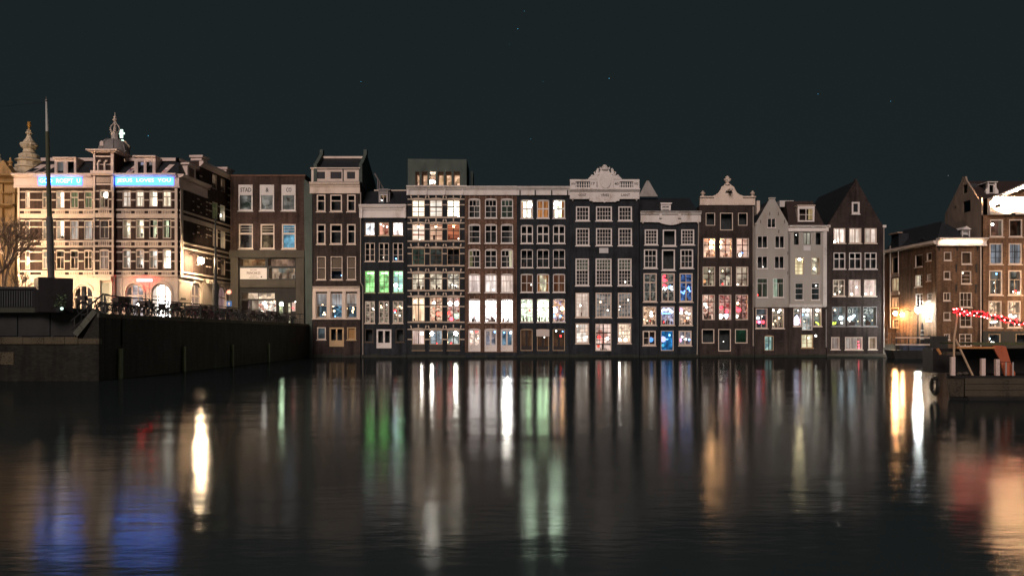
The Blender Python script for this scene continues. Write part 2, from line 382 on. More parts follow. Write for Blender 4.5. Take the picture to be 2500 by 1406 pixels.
    def body(s, x0, x1, y0, depth=11, m=None, roofm=SLATE, y_bot=872, ridge=0, fac=None, zb=-1.0, over=0):
        """side and back walls, then a roof of the given ridge height across the house"""
        f = fac or s.fac; a, b = f.u(x0) + .004, f.u(x1) - .004; xm = (x0 + x1) / 2; zt = f.z(xm, y0)
        mb = MB().box(a, a + .25, .201, depth, zb, zt).box(b - .25, b, .201, depth, zb, zt).box(a + .25, b - .25, depth - .25, depth, zb, zt)
        s.part('side_wall', mb, m, fac)
        rf = MB()
        if ridge > 0:   # ridge along the street
            rf.prof(a - .001, b + .001, [(.0, zt + .004), (-depth / 2, zt + ridge), (-depth, zt + .004)])
        elif ridge < 0:  # ridge away from the street
            rf.prism([(a, zt + .004), (b, zt + .004), ((a + b) / 2, zt - ridge)], -depth, -.25)
        else: rf.box(a, b, .2, depth, zt + .004, zt + .2)
        s.part('roof', rf, roofm, fac)
        # a dark floor blocks the view through the windows
# ------------------------------------------------------------------ colours of the lit rooms
WARM = (1.0, .72, .52); PINKW = (1.0, .80, .72); WHT = (1.0, .93, .86); ORG = (1.0, .50, .30)
rWARM = lit('room', WARM, 1.0); rORG = lit('room', (1, .52, .36), .85, (.75, .16, .07)); rWHT = lit('room', WHT, 1.7)
cWHT = lit('curtain', (1, .93, .84), 1.15); cWARM = lit('curtain', (1, .80, .58), .9); bWHT = lit('blind', (1, .88, .76), 1.1, (.8, .45, .3)); bORG = lit('blind', (1, .62, .42), .8, (.6, .12, .06))
cGRN = lit('curtain', (.42, .55, .26), .35); cTAN = lit('curtain', (.60, .42, .30), .22); cDIM = lit('curtain', (.55, .48, .42), .16)
bR = lit('busy', (1, .80, .62), 1.0, (.8, .25, .12)); bW = lit('busy', (1, .92, .9), 2.4, (1, .55, .5)); bD = lit('busy', (.75, .6, .45), .35, (.15, .10, .08))
EW = emit('lamp_white', (1, .93, .82), 11); EWw = emit('lamp_warm', (1, .66, .36), 8); ERED = emit('lamp_red', (1, .03, .03), 8); EBLU = emit('lamp_blue', (.15, .42, 1), 9); EGRN = emit('lamp_green', (.3, 1, .5), 3)
EBIG = emit('bright_lamp', (1, .91, .80), 210); EGW = emit('green_white_lamp', (.78, 1, .72), 230); EOR = emit('amber_lamp_boost', (1, .50, .22), 90)
YR = 97.2
def FY(x, dy=0): return Fac((x - 1250) / F * (YR + dy), YR + dy)
GRP = 'row of canal houses standing in the water'
def pipe(B, x, y0, y1, m=PIPE, x2=None):
    f = B.fac; a = (f.u(x), -.14, f.z(x, y0)); b = (f.u(x2 or x), -.14, f.z(x, y1))
    B.part('drain_pipe', MB().tube([a, b], .07, 6), m)

# ---- 1: flat roofed brick house above a concrete shop frame, on the quay
B = Bld('shop_house', 'flat roofed brick house over a concrete shop front with STAD & CO window signs', 'house', Fac((562 - 1250) / F * 99, 99), GRP)
f = B.fac; SIGN = mat('white_sign_panel', (.62, .60, .60), .5, .06)
INK = mat('black_ink', (.02, .02, .02), .5, .1)
lw = [lit('room', (.45, .42, .38), .30, (.05, .09, .05)), lit('room', (.55, .5, .45), .42, (.4, .33, .22)), lit('room', (.42, .38, .34), .30)]
for i, (a, b, t) in enumerate(((582, 616.7, 'STAD'), (634, 669, '&'), (687, 721.5, 'CO'))):
    w = B.win(a, 451, b, 515, '1x1:.36/1x1:.64', WHITE, 3.2, fill=lw[i], tw=2.5)
    sp = B.rect(a + 2.5, 453.5, b - 2.5, 474)
    s_ = part('sign_panel', MB().bw(sp[0] - f.u(a), sp[1] - f.u(a), -.06, -.02, sp[2] - f.z(a, 515), sp[3] - f.z(a, 515)), SIGN, w)
    q = {'STAD': (587, 613.5), '&': (648.5, 656), 'CO': (698.5, 711.5)}[t]
    B.text(t, q[0], 458.5, q[1], 469, -.015, INK, bold=.012)
lw = [lit('room', (.12, .10, .09), .25), lit('room', (.35, .24, .14), .35, (.05, .03, .02)), lit('room', (.25, .55, .75), .7, (.1, .3, .45))]
B.row(547, 608, [(583, 617.5), (636, 670), (688, 722)], '1x3:.36/1x1:.64', lw, fr=CREAM, fw=3, tw=4.5, curtain=[(lit('curtain', (.8, .7, .62), .25), 0, .3), None, None], items=[3, 3, 0])
f = B.fac
# concrete frame and shop openings
for (x0, y0, x1, y1, lay, fl, it) in ((581.5, 631, 648.5, 651, '1x1', lit('room', (.75, .42, .20), .30), 0), (652, 631, 720.5, 651, '1x1', lit('room', (.75, .45, .3), .30, (.3, .2, .2)), 0),
        (584.5, 653.5, 652, 682, '1x1', lit('room', (.5, .4, .35), .3), 0), (654.5, 653.5, 721.5, 682, '2x1', lit('room', (.8, .55, .38), .42, (.55, .65, .6)), 6)):
    B.win(x0, y0, x1, y1, lay, METAL, 1.6, fill=fl, sill=0, deep=2, items=it)
sp = B.rect(586.5, 654.5, 651.5, 681.5); B.part('banner', MB().bw(sp[0], sp[1], -.01, .03, sp[2], sp[3]), SIGN)
B.text('PANCAKES', 603, 663, 636, 670, .035, mat('brown_ink', (.10, .05, .04), .5, .1)); B.text('MAKE + BAKE', 611, 658, 627, 660, .035, INK); B.text('AMSTERDAM', 611, 673.5, 627, 674.8, .035, INK); B.text('BREAKFAST LUNCH', 609, 677, 632, 678.6, .035, INK)
B.part('emblem', MB().lathe(0, 0, [(.09, -.01), (.09, .01)], 12), INK).matrix_basis = T(f.u(638.5), -.05, f.z(638, 676)) @ Matrix.Rotation(R(90), 4, 'X')
shop1 = lit('busy', (1, .86, .72), 1.0, (.85, .32, .22)); shop2 = lit('busy', (.9, .95, .75), .9, (.35, .45, .3))
B.win(588, 714, 672, 731, '2x1', METAL, 1.5, fill=lit('room', (1, .72, .5), .8, (.55, .4, .32)), sill=0, deep=3)
B.win(588, 732, 612, 790, '1x1', METAL, 1.5, fill=lit('busy', (.4, .3, .3), .3), sill=0, deep=3)
B.win(613, 732, 675, 790, '3x1', METAL, 1.5, fill=shop1, sill=0, deep=3, items=14, lamps=[(643, 740, .2, emit('shop_spot', (1, .93, .84), 40)), (648, 748, .2, EW), (661, 737, .08, EWw), (668, 734, .08, EWw), (638, 759, .1, EW), (650, 762, .1, EW)])
B.win(680, 735, 692, 790, '1x2', BLACKP, 1.6, fill=shop2, sill=0, deep=2, name='door', lamps=[(686, 742, .2, emit('greenish_lamp', (.75, 1, .65), 110))])
B.win(693, 738, 711, 790, '2x1', BLACKP, 1.6, fill=lit('busy', (.95, .85, .6), .8, (.5, .3, .15)), sill=0, deep=2, name='door')
B.wall([(562, 430), (745, 430), (745, 612), (562, 612)], BRN)
B.wallz([(f.u(562), 3.6), (f.u(745), 3.6), (f.u(745), f.z(650, 612.1)), (f.u(562), f.z(650, 612.1))], mat('dark_shop_wall', (.018, .018, .017), .7, .3), name='shop_wall')
for x0, x1, w in ((566, 584, .35), (724, 744, .35)): B.bx('concrete_pier', x0, 629.5, x1, 800, CONC, .005, w)
B.bx('concrete_beam', 562, 612, 745, 629, CONC, .005, .45); B.bx('concrete_spandrel', 587, 683.5, 654.2, 702, CONC, .005, .18); B.bx('concrete_spandrel', 654.6, 683.5, 722, 702, CONC, .005, .18)
B.bx('notice_board', 713, 738, 721.5, 760, SIGN, .005, .06); B.part('sign_lamp', MB().ball((f.u(716), -.14, f.z(716, 752)), .09), ERED)
B.bx('roof_edge', 561, 427, 746, 431, mat('rusty_flashing', (.13, .07, .045), .8, .3), -.3, .08)
B.body(562, 745, 430, 12, BRN)
B.part('wall_lamp', MB().ball((f.u(723.5), -.45, f.z(723.5, 737)), .07), EW)

# ---- 2: brown house with attic windows and cream cornice
B = Bld('canal_house', 'narrow brown house with attic windows, cream cornice and a white bay of three big panes', 'house', FY(763), GRP); f = B.fac
xs = [(773, 794.5), (806, 835), (847, 868)]
B.row(475, 517, xs, '1x1:.34/1x1:.66', fr=CREAM, fw=3); B.row(547, 596.5, xs, '1x1:.34/1x1:.66', fr=CREAM, fw=3)
BL = mat('tan_blind', (.22, .165, .125), .8, .15)
xs = [(773.5, 795.5), (807, 836), (847, 869)]
B.row(626, 683, xs, '1x1/1x1', fr=CREAM, fw=2, tw=1.2, shade=[(BL, 0, .97), (BL, 0, .62), (BL, 0, .97)], lamps=[(), ((833, 672, .1, EBLU),), ()])
# bay
gl = lit('room', (.30, .42, .52), .20, (.06, .08, .1)); bl2 = lit('curtain', (.72, .70, .72), .55)
B.row(716, 776, [(772, 799), (808, 836), (845, 872)], ['1x1/1x1'] * 3, [gl, lit('busy', (.25, .55, .8), .40, (.08, .12, .2)), gl], fr=CREAM, fw=1.5, tw=1.2, sill=0, deep=2,
      shade=[(lit('curtain', (.66, .62, .62), .4), 0, .45), (bl2, 0, .46), (lit('curtain', (.74, .62, .55), .45), 0, .43)],
      lamps=[((786, 743, .1, EWw), (790, 763, .1, EWw), (792, 768, .1, EWw), (787, 768, .07, EWw)), ((812, 747, .1, EWw), (814, 759, .13, EWw), (817, 772, .07, EBLU)), ((846, 753, .07, EWw), (861, 751, .1, EWw), (862, 755, .08, EWw), (859, 759, .1, EWw), (860, 763, .07, EWw))])
B.part('text_band', MB().bw(0, .01, 0, .01, 0, .01), WHITE) if False else None
B.win(774, 798.5, 795.5, 829, '1x1', CREAM, 2.4, fill=lit('room', (.2, .25, .28), .25))
YEL = mat('yellowed_paint', (.42, .30, .17), .6, .15)
B.win(804, 799, 839.5, 846, '2x1d', YEL, 4, panel=11, tw=4, sill=0, name='door')
w = B.win(847, 798.5, 869, 829.5, '1x1', YEL, 3, fill=DARKR, shade=(mat('ochre_board', (.45, .26, .11), .7, .12), 0, .96))
for (x0, y0, x1, y1) in ((764, 699.5, 879, 712),): B.cornice('bay_cornice', x0, x1, y0, y1, CREAM, out=.3)
for x0, x1 in ((763.5, 771.5), (799.5, 807.5), (836.5, 844.5), (872.5, 879.5)): B.bx('bay_pilaster', x0, 712.1, x1, 777, CREAM, .002, .16)
B.bx('bay_sill', 762.5, 777.1, 880, 780, CREAM, .002, .24)
B.wall([(763, 446), (879.5, 446), (879.5, 892), (763, 892)], DBRN)
B.cornice('cornice', 757, 879, 446, 473, CREAM, out=.5)
fb = f.back(1.2)
B.row(418, 438.5, [(772, 795), (805, 835.5), (845.5, 868.5)], '1x1', fr=CREAM, fw=1.6, fac=fb, sill=0)
B.wall([(760, 411), (878.5, 411), (878.5, 445.9), (760, 445.9)], CREAM, fac=fb, name='attic_wall')
B.bx('attic_cornice', 758.5, 410, 880, 412.6, CREAM, .01, .2, fac=fb); B.bx('drain_pipe', 836.5, 411, 839, 442, METAL, .005, .1, fac=fb)
a, b = f.u(760) - .0, f.u(880)
zt, zr = f.z(800, 411), f.z(800, 378) + .5
B.part('roof', MB().prof(a + .4, b - .4, [(-1.25, zt), (-4.5, zr), (-11, zt), (-11, zt - 2), (-1.25, zt - 2)]), SLATE)
B.part('roof_ridge', MB().bw(a + .4, b - .4, -4.7, -4.35, zr + .01, zr + .28), CREAM)
for x in (a - .0, b - .4):
    B.part('gable_parapet', MB().prof(x, x + .4, [(-1.1, zt - .1), (-1.1, zt + .8), (-1.5, zt + .9), (-4.2, zr + .5), (-4.2, zr + 1.1), (-5, zr + 1.1), (-5, zr + .3), (-11, zt), (-11, zt - 2), (-1.1, zt - 2)]), GPLAS)
B.body(763, 879.5, 446, 11, DBRN, roofm=SLATE)
B.part('party_wall', MB().prism([(f.u(748), -1), (f.u(762.8), -1), (f.u(762.8), f.z(760, 470)), (f.u(757.5), f.z(760, 455)), (f.u(751), f.z(760, 444)), (f.u(744), f.z(745, 438)), (f.u(742), f.z(745, 446))], -9, .12), GPLAS)
pipe(B, 881, 470, 690); pipe(B, 881, 690, 700, x2=886.5); pipe(B, 886.5, 700, 866)

# ---- 3: low house with green lit windows
B = Bld('canal_house', 'low dark house with a cream cornice, green lit windows and a white water door', 'house', FY(881, .1), GRP); f = B.fac
xs = [(891, 915), (925, 949.5), (959, 984)]
B.row(543, 575, xs, '2x1d', [lit('room', (.85, .88, .95), 1.5, (.12, .15, .22)), lit('room', (1, .45, .32), .8, (.6, .12, .08)), lit('room', (.9, .92, 1), 1.9)], fr=TAN, fw=1.5, tw=2,
      lamps=[(), ((929, 547, .09, EW), (936, 551, .1, EW), (944, 553, .1, EW)), ((967, 548, .11, EW), (967, 555, .2, EW), (977, 547, .1, EW), (981, 563, .18, EW))])
B.row(593, 638, xs, '2x3d', fr=CREAM, fw=1.6, tw=3, lamps=[(), ((936, 628, .08, EW),), ((966, 631, .1, EBLU),)])
gg = lit('room', (.40, .88, .32), 1.35, (.2, .55, .16)); gb = lit('room', (.42, .82, .58), 1.3, (.3, .5, .55))
tube = emit('green_tube', (.22, 1, .16), 34)
for i, (a, b) in enumerate([(890.5, 915), (925, 950), (959.5, 984.5)]):
    w = B.win(a, 661, b, 714.5, '2x4d', mat('green_grey_frame', (.30, .36, .22), .6, .1), 1.6, fill=[gg, gg, gb][i], tw=2, lamps=[(), (), ((965, 696, .24, emit('blue_white_lamp', (.75, .9, 1), 30)), (975, 704, .1, EW))][i])
    part('light_tube', MB().tube([(.25, .45, 2.42), (1.0, .45, 2.42)], .06, 6), tube, w)
B.row(735, 789, xs, '2x4d', [bD] * 3, fr=CREAM, fw=1.8, tw=3.2,
      lamps=[((909, 753, .09, EW), (912, 756, .06, EW)), ((929, 746, .07, EWw), (930, 750, .12, EWw), (943, 744, .06, EW)), ((970, 749, .1, EWw), (974.5, 748, .1, EWw), (979.5, 751, .12, EWw), (963.5, 758, .14, ERED), (963.5, 762, .1, EBLU), (975, 770, .09, EW), (967, 769, .05, EWw))])
w = B.win(919, 803.5, 955.5, 850, '2x1d', WHITE, 4, panel=9, tw=5, sill=0, name='door')
B.win(891, 803, 911, 835, '1x1', mat('dull_frame', (.07, .055, .045), .6), 1.5); B.win(966, 803, 986, 835, '1x1', mat('dull_frame', (.07, .055, .045), .6), 1.5, lamps=((981.5, 835, .07, EW),))
B.wall([(881, 502), (993, 502), (993, 892), (881, 892)], TAR)
B.cornice('cornice', 877.5, 992.5, 500.5, 532, WHITE, out=.55)
for x in (881, 986.5): B.bx('cornice_bracket', x, 508, x + 5, 533.5, WHITE, .2, .4)
fb = f.back(1.0)
B.win(926.5, 475, 945.5, 499, '2x1', WHITE, 1.8, fill=lit('room', (.8, .45, .22), .35), fac=fb, lamps=((931.5, 488, .08, EW),), sill=0)
B.wall([(924, 461), (948, 461), (948, 501), (924, 501)], LEAD, fac=fb, name='dormer')
a, b = f.u(924), f.u(948); B.part('dormer_side', MB().bw(a, a + .08, -4, -1.2, f.z(930, 503), f.z(930, 461.5)).bw(b - .08, b, -4, -1.2, f.z(930, 503), f.z(930, 461.5)).bw(a - .1, b + .1, -4, -.9, f.z(930, 461.4), f.z(930, 459)), LEAD)
a, b = f.u(881), f.u(993); zt, zr = f.z(900, 501), f.z(900, 457) + .15
B.part('roof', MB().prof(a, b, [(-.3, zt), (-3.6, zr), (-11, zt)]), SLATE)
B.part('roof_ridge', MB().tube([(f.u(901), 3.6, zr + .08), (b, 3.6, zr + .08)], .09, 6), CREAM)
B.body(881, 993, 503, 11, TAR)
B.part('roof_hoist', MB().tube([(f.u(899), 4.5, zr + 2.4), (f.u(922), 5.5, zr + .3)], .12, 5).tube([(f.u(907), 4.6, zr), (f.u(907), 4.6, zr + 1.7)], .07, 5).tube([(f.u(911), 4.6, zr), (f.u(911), 4.6, zr + 1.5)], .06, 5), LEAD)

# ---- 4: dark brick house with white stone bands
B = Bld('canal_house', 'dark brick house striped with white stone bands and topped by a lit penthouse', 'house', FY(994, .05), GRP); f = B.fac
xs = [(1006, 1037), (1049, 1080), (1091.5, 1122.5)]
BK = mat('dark_casement', (.05, .03, .02), .5, .1)
def r4(y0, y1, lay, fl, **k): B.row(y0, y1, xs, lay, fl, fr=TAN, bars=BK, fw=1.5, tw=2.2, sill=0, **k)
r4(489, 529.5, '2x1:.38d/2x2:.62d', [lit('blind', (1, .86, .66), 1.5, (.9, .6, .4)), bWHT, lit('blind', (1, .92, .72), 1.8, (.9, .65, .4))], lamps=[(), (), ((1111, 507, .24, EW), (1117.5, 527, .20, EBIG))])
r4(547, 587, '2x1:.38d/2x2:.62d', [lit('blind', (1, .74, .6), 1.1, (.8, .3, .2)), bORG, lit('blind', (.9, .28, .14), .6, (.35, .05, .03))], items=[0, 4, 2], lamps=[((1023.5, 584.5, .08, EW), (1021, 553, .16, EOR)), ((1064, 553, .14, EOR),), ((1119, 582, .07, EW), (1107, 552, .15, EOR))])  # amber balls added to these rooms to colour the water reflection
r4(607, 647, '2x1:.38d/2x2:.62d', [lit('room', (.20, .28, .22), .2), lit('room', (.18, .2, .18), .2), None], items=2)
r4(667.5, 707.5, '2x1:.3d/2x2:.7d', [lit('room', (1, .82, .62), .9, (.5, .38, .28)), lit('room', (1, .82, .62), .8, (.5, .38, .28)), lit('busy', (.9, .75, .6), .7, (.3, .3, .28))], items=[3, 3, 4], lamps=[(), (), ((1104, 695, .08, EW), (1112, 698, .14, EW))])
r4(726, 784.5, '2x1:.3d/2x1:.7d', [lit('curtain', (1, .74, .50), 1.3), lit('busy', (1, .7, .5), 1.0, (.6, .2, .12)), lit('busy', (.9, .6, .5), .8, (.5, .10, .08))], items=[3, 3, 2],
   lamps=[((1013, 736, .25, EW), (1028, 736, .25, EW)), ((1059, 739, .18, EW), (1068, 766, .22, emit('red_strip', (1, .12, .08), 5)), (1074, 766, .22, emit('red_strip', (1, .12, .08), 5))), ((1098, 741, .3, EW), (1114, 741, .3, EW), (1096, 764, .22, ERED), (1101, 779, .28, emit('red_glow', (1, .08, .12), 6)), (1114, 770, .45, lit('busy', (.8, 1, .85), 1.2)))])
r4(806, 841, '2x1d', [lit('curtain', (.95, .74, .68), .9), lit('room', (.55, .6, .65), .7, (.25, .3, .35)), lit('room', (.6, .62, .6), .6, (.2, .25, .22))],
   lamps=[((1029, 814, .22, EBIG),), ((1053.5, 814, .22, EBIG), (1065, 838, .1, ERED)), ((1112, 814, .25, EBIG), (1092, 836, .08, EGRN), (1101, 838, .1, ERED))])
for a, b in xs: B.bx('wall_panel', a, 842.5, b, 855, mat('panel_boards', (.05, .045, .04), .7, .4), .002, .05); B.bx('panel_edge', a - 1, 855.1, b + 1, 856.3, TAN, .002, .08)
B.wall([(994, 476), (1135, 476), (1135, 892), (994, 892)], TAR)
edges = [995, 1006, 1037, 1049, 1080, 1091.5, 1122.5, 1134]
def bandrow(y, h=2.6, full=False):
    segs = [(995, 1134)] if full else [(edges[i], edges[i + 1]) for i in (0, 2, 4, 6)]
    for a, b in segs: B.part('stone_band', MB().bw(f.u(a), f.u(b), .002, .05, f.z(1060, y + h), f.z(1060, y)), STONE)
for y0, y1, mid in ((489, 529.5, 500), (547, 587, 559), (607, 647, 619), (667.5, 707.5, 679), (726, 784.5, 748), (806, 841, 828)):
    bandrow(y0 - 3.6); bandrow(mid - 1)
    if y1 != 841: bandrow(y1 + .3, 3, True)
    for a, b in xs:
        u0, u1 = f.u(a) - .08, f.u(b) + .08; z = f.z(1060, y0 - .2)
        B.part('lintel', MB().prism([(u0, z), (u1, z)] + [((u0 + u1) / 2 + (u1 - u0) / 2 * math.cos(math.pi * k / 8), z + .10 + .16 * math.sin(math.pi * k / 8)) for k in range(9)], .002, .08), STONE)
        for xx, lean in ((u0, -.09), ((u0 + u1) / 2, 0), (u1, .09)):
            zz = z + (.32 if lean == 0 else .22)
            B.part('keystone', MB().prism([(xx - .07, zz), (xx + .07, zz), (xx + .08 + lean, zz + .36), (xx - .08 + lean, zz + .36)], .002, .06), STONE)
B.cornice('cornice', 993, 1140, 455, 477, WSTONE, out=.6)
for x in (996, 1040, 1085, 1128): B.bx('cornice_bracket', x, 463, x + 3, 477.2, WSTONE, .2, .34)
fb = f.back(1.5); xs6 = [(1013.5, 1024.5), (1029, 1044), (1048.5, 1064), (1068, 1083.5), (1087.5, 1103), (1107, 1123)]
B.row(419, 455, xs6, '1x1', [lit('room', (1, .58, .38), .8, (.5, .3, .15))] * 6, fr=BK, fw=.8, fac=fb, sill=0, deep=3, lamps=[(), (), ((1053, 442, .22, EBIG), (1060, 443, .18, EW)), (), (), ()], items=[2, 0, 0, 2, 0, 2])
B.wall([(995.5, 388), (1139, 389.5), (1139, 457.5), (995.5, 457.5)], GPLAS, fac=fb, name='penthouse_wall')
a, b = fb.u(995.5), fb.u(1139); B.part('penthouse_side', MB().box(a, a + .2, 1.701, 8, 20, fb.z(1000, 390)).box(b - .2, b, 1.701, 8, 20, fb.z(1000, 390)).box(a, b, 1.701, 8, fb.z(1000, 390), fb.z(1000, 388.5)), GPLAS)
B.part('roof_screen', MB().box(fb.u(1146), fb.u(1152), 4, 7, 20, 23.5), GPLAS)
B.body(994, 1135, 476, 11, TAR)

# ---- 5: warm brown brick house
B = Bld('canal_house', 'warm brown brick house with a row of glaring white windows above white doors', 'house', FY(1135), GRP); f = B.fac
xs = [(1144, 1172.5), (1184, 1213), (1223, 1252.5)]
B.row(487.5, 532.5, xs, '3x1:.33/2x2:.67', [DARKR, DARKR, lit('curtain', (.3, .4, .3), .12)], fr=WHITE, fw=2, tw=1.6, arch=2.5, curtain=[(cDIM, 0, .3), None, None])
B.row(549.5, 594, xs, ['1x1:.33/1x2:.67', '2x1:.33d/2x1:.67d', '1x1:.33/1x2:.67'], fr=WHITE, fw=2, tw=1.6, arch=2.5, curtain=[(cDIM, .3, 0), None, (cDIM, 0, .3)])
B.row(610.5, 653.5, xs, ['3x1:.33/2x2:.67', '2x1:.33d/2x2:.67d', '3x1:.33/2x2:.67'], fr=WHITE, fw=2, tw=1.6, arch=2.5, curtain=[(lit('curtain', (.6, .55, .3), .25), .3, 0), None, (lit('curtain', (1, .9, .62), .5), 0, .28)])
B.row(671, 714, xs, ['3x1:.33/3x1:.67', '3x1:.33/2x1:.67d', '3x1:.33/2x1:.67'], [lit('curtain', (1, .80, .74), .95, (.9, .6, .55)), lit('curtain', (1, .84, .78), 1.0, (.9, .68, .62)), lit('curtain', (1, .78, .68), .9, (.8, .5, .4))], fr=WHITE, fw=2, tw=1.6, arch=2.5, lamps=[(), ((1205, 707, .12, EW),), ()])
BR = lit('busy', (1, .90, .90), 2.3, (1, .62, .62))
B.row(732, 787, xs, ['1x1:.32/2x1:.68d'] * 3, [BR, BR, lit('busy', (1, .94, .96), 3.4, (.8, .8, .9))], fr=WHITE, fw=2, tw=1.6, arch=2.5, items=[8, 8, 8],
      lamps=[((1157, 743, .3, EW), (1170, 741, .25, EW)), ((1190, 739, .3, EW), (1205, 739, .3, EW)), ((1237, 744, .52, EBIG), (1228, 750, .3, EW))])
for i, (a, b) in enumerate([(1143.5, 1173), (1183, 1213), (1222.5, 1252.5)]):
    B.win(a, 804.5, b, 858, '2x1d', WHITE, 3.4, panel=12, tw=4.6, sill=0, name='door', arch=2.5, fill=[lit('busy', (1, .75, .62), 1.1, (.5, .3, .25)), lit('room', (.5, .42, .45), .6, (.15, .2, .3)), lit('room', (.25, .4, .55), .6, (.05, .1, .16))][i], depthf=0,
          lamps=[((1163, 808, .2, ERED), (1150, 808, .14, EW), (1167, 826, .1, EW)), ((1208, 810, .12, EBLU),), ((1247, 812, .16, emit('pale_blue_lamp', (.7, .88, 1), 12)), (1231, 812, .1, EBLU))][i])
for a, b in xs:
    for y in (487.5, 549.5, 610.5, 671, 732, 804.5):
        for xx in (a + 2, (a + b) / 2, b - 2): B.bx('keystone', xx - 1.4, y - 9.5, xx + 1.4, y - 3, mat('dull_stone', (.17, .11, .085), .8, .2), .002, .03)
B.wall([(1135, 476), (1262, 476), (1262, 892), (1135, 892)], RBR)
B.cornice('cornice', 1140.2, 1262, 456, 477, WSTONE, out=.5)
B.body(1135, 1262, 476, 11, RBR)
B.bx('plinth', 1135, 860, 1262, 872, TAR, .002, .06)

# ---- 6: black house with white cross windows
B = Bld('canal_house', 'black house with white cross windows, two glaring top floor lamps and green lit shop windows', 'house', FY(1262, .1), GRP); f = B.fac
xs = [(1271.5, 1301), (1311, 1340.5), (1350, 1379.5)]
CUR = lit('curtain', (.9, .36, .12), .45, (.25, .06, .02))
B.row(489.5, 533, xs, '2x1:.47d/2x1:.53d', [lit('room', (1, .96, .80), 2.0, (.35, .4, .25)), CUR, lit('room', (.98, 1, .86), 1.9, (.3, .45, .2))], fr=WHITE, fw=2.1, tw=3.2, arch=1.5, curtain=[(CUR, .15, .12), None, (CUR, .12, .25)],
      lamps=[((1296.5, 500, .27, EGW),), (), ((1355.5, 497, .27, EGW), (1354.5, 507, .18, EGW), (1358, 528, .12, EW))])
B.row(551, 594.5, xs, '2x1:.47d/2x1:.53d', fr=WHITE, fw=2.1, tw=3.2, arch=1.5)
B.row(610, 653.5, xs, ['2x1:.5d/2x1:.5d'] * 3, fr=WHITE, fw=1.6, tw=1.4, arch=1.2, items=1)
B.row(670, 713.5, xs, ['2x1:.48d/2x1:.52d', '2x1:.48d/1x1:.52', '2x1:.48d/2x1:.52d'], [lit('curtain', (.35, .16, .10), .16), lit('room', (1, .90, .62), 1.0, (.5, .25, .12)), lit('curtain', (.42, .18, .10), .2)], fr=WHITE, fw=1.8, tw=1.5, arch=1.5, items=[0, 4, 0], lamps=[((1297, 695, .07, EW),), (), ()], curtain=[None, (CUR, .2, .2), None])
G1 = lit('busy', (.86, 1, .70), 1.5, (.5, .6, .45))
B.row(731, 786, xs, '2x1:.36d/2x1:.64d', [G1, lit('busy', (.85, 1, .68), 1.9, (.5, .55, .4)), lit('busy', (1, .55, .32), .9, (.3, .3, .6))], fr=WHITE, fw=1.6, tw=1.6, arch=1.8, items=[7, 7, 7],
      lamps=[((1278, 745, .2, EW), (1291, 745, .22, emit('green_shop_lamp', (.62, 1, .55), 45)), (1293, 757, .12, ERED)), ((1318, 745, .24, emit('green_shop_lamp', (.62, 1, .55), 45)), (1333, 745, .24, emit('green_shop_lamp', (.62, 1, .55), 45)), (1334, 760, .1, ERED)), ((1353, 753, .22, emit('orange_lamp', (1, .52, .22), 75)), (1356, 758, .3, EW), (1373, 753, .22, emit('orange_lamp', (1, .52, .22), 75)), (1353, 771, .2, EBLU), (1368, 772, .16, EBLU))])
for i, (a, b) in enumerate([(1271, 1300), (1311, 1340), (1349.5, 1379)]):
    B.win(a, 804.5, b, 856, '2x2d', TAN, 1.2, bars=BLACKP, panel=10, tw=6, sill=0, name='door', arch=1.5, fill=lit('curtain', (.38, .20, .12), .15),
          lamps=[(), ((1329, 823, .09, EW),), ((1358, 808, .1, emit('pale_blue_lamp', (.7, .88, 1), 12)), (1369, 820, .16, ERED), (1374, 809, .08, EBLU))][i], shade=(mat('white_board', (.5, .45, .43), .6, .08), 0, .34) if i == 1 else None)
B.bx('sign_board', 1309.5, 804, 1341, 821, mat('white_board', (.5, .45, .43), .6, .08), .03, .08)
B.wall([(1262, 476), (1391, 476), (1391, 892), (1262, 892)], TAR)
B.cornice('cornice', 1262, 1391, 456.6, 477, WSTONE, out=.5)
for x in (1268, 1305, 1345, 1384): B.bx('cornice_bracket', x, 465, x + 3, 478, METAL, .16, .3)
B.body(1262, 1391, 476, 11, TAR)

# ---- 7: black house with the white crowned parapet
B = Bld('canal_house', 'broad black house crowned by a white balustrade with a carved crest and the date 1740', 'house', FY(1391, 0), GRP); f = B.fac
x3 = [(1406, 1439), (1455, 1494), (1509.5, 1543)]
B.row(504, 539.5, x3, ['4x3', '5x3', '4x3'], fr=WHITE, fw=3, sill=.1)
B.row(557, 600, x3, ['4x4', '5x4', '4x4'], fr=WHITE, fw=3, sill=.1)
PB = lit('curtain', (.50, .50, .38), .16)
x3b = [(1405, 1438), (1454, 1493), (1508.5, 1542)]
B.row(631, 697.5, x3b, ['4x3:.42/4x4:.58', '5x3:.42/5x4:.58', '4x3:.42/4x4:.58'], fr=WHITE, fw=3, tw=2.5, shade=[(PB, 0, .42), (PB, 0, .42), (PB, 0, .42)], items=[0, 0, 3], lamps=[(), (), ((1527, 688, .1, EW),)])
B.row(714.5, 775, x3b, ['4x3:.48/4x3:.52', '5x3:.48/5x3:.52', '4x3:.48/4x3:.52'], [lit('curtain', (1, .78, .66), .75, (.8, .55, .45)), lit('room', (.55, .50, .48), .42, (.6, .48, .4)), lit('room', (.50, .45, .44), .36, (.45, .4, .36))], fr=CREAM, fw=2.8, tw=1.4,
      lamps=[((1417, 745, .18, EW),), ((1484.5, 757, .1, EW), (1467, 737, .12, EWw)), ((1534, 732, .09, EW), (1514, 748, .08, EW), (1511, 756, .1, EW))], items=[2, 0, 0])
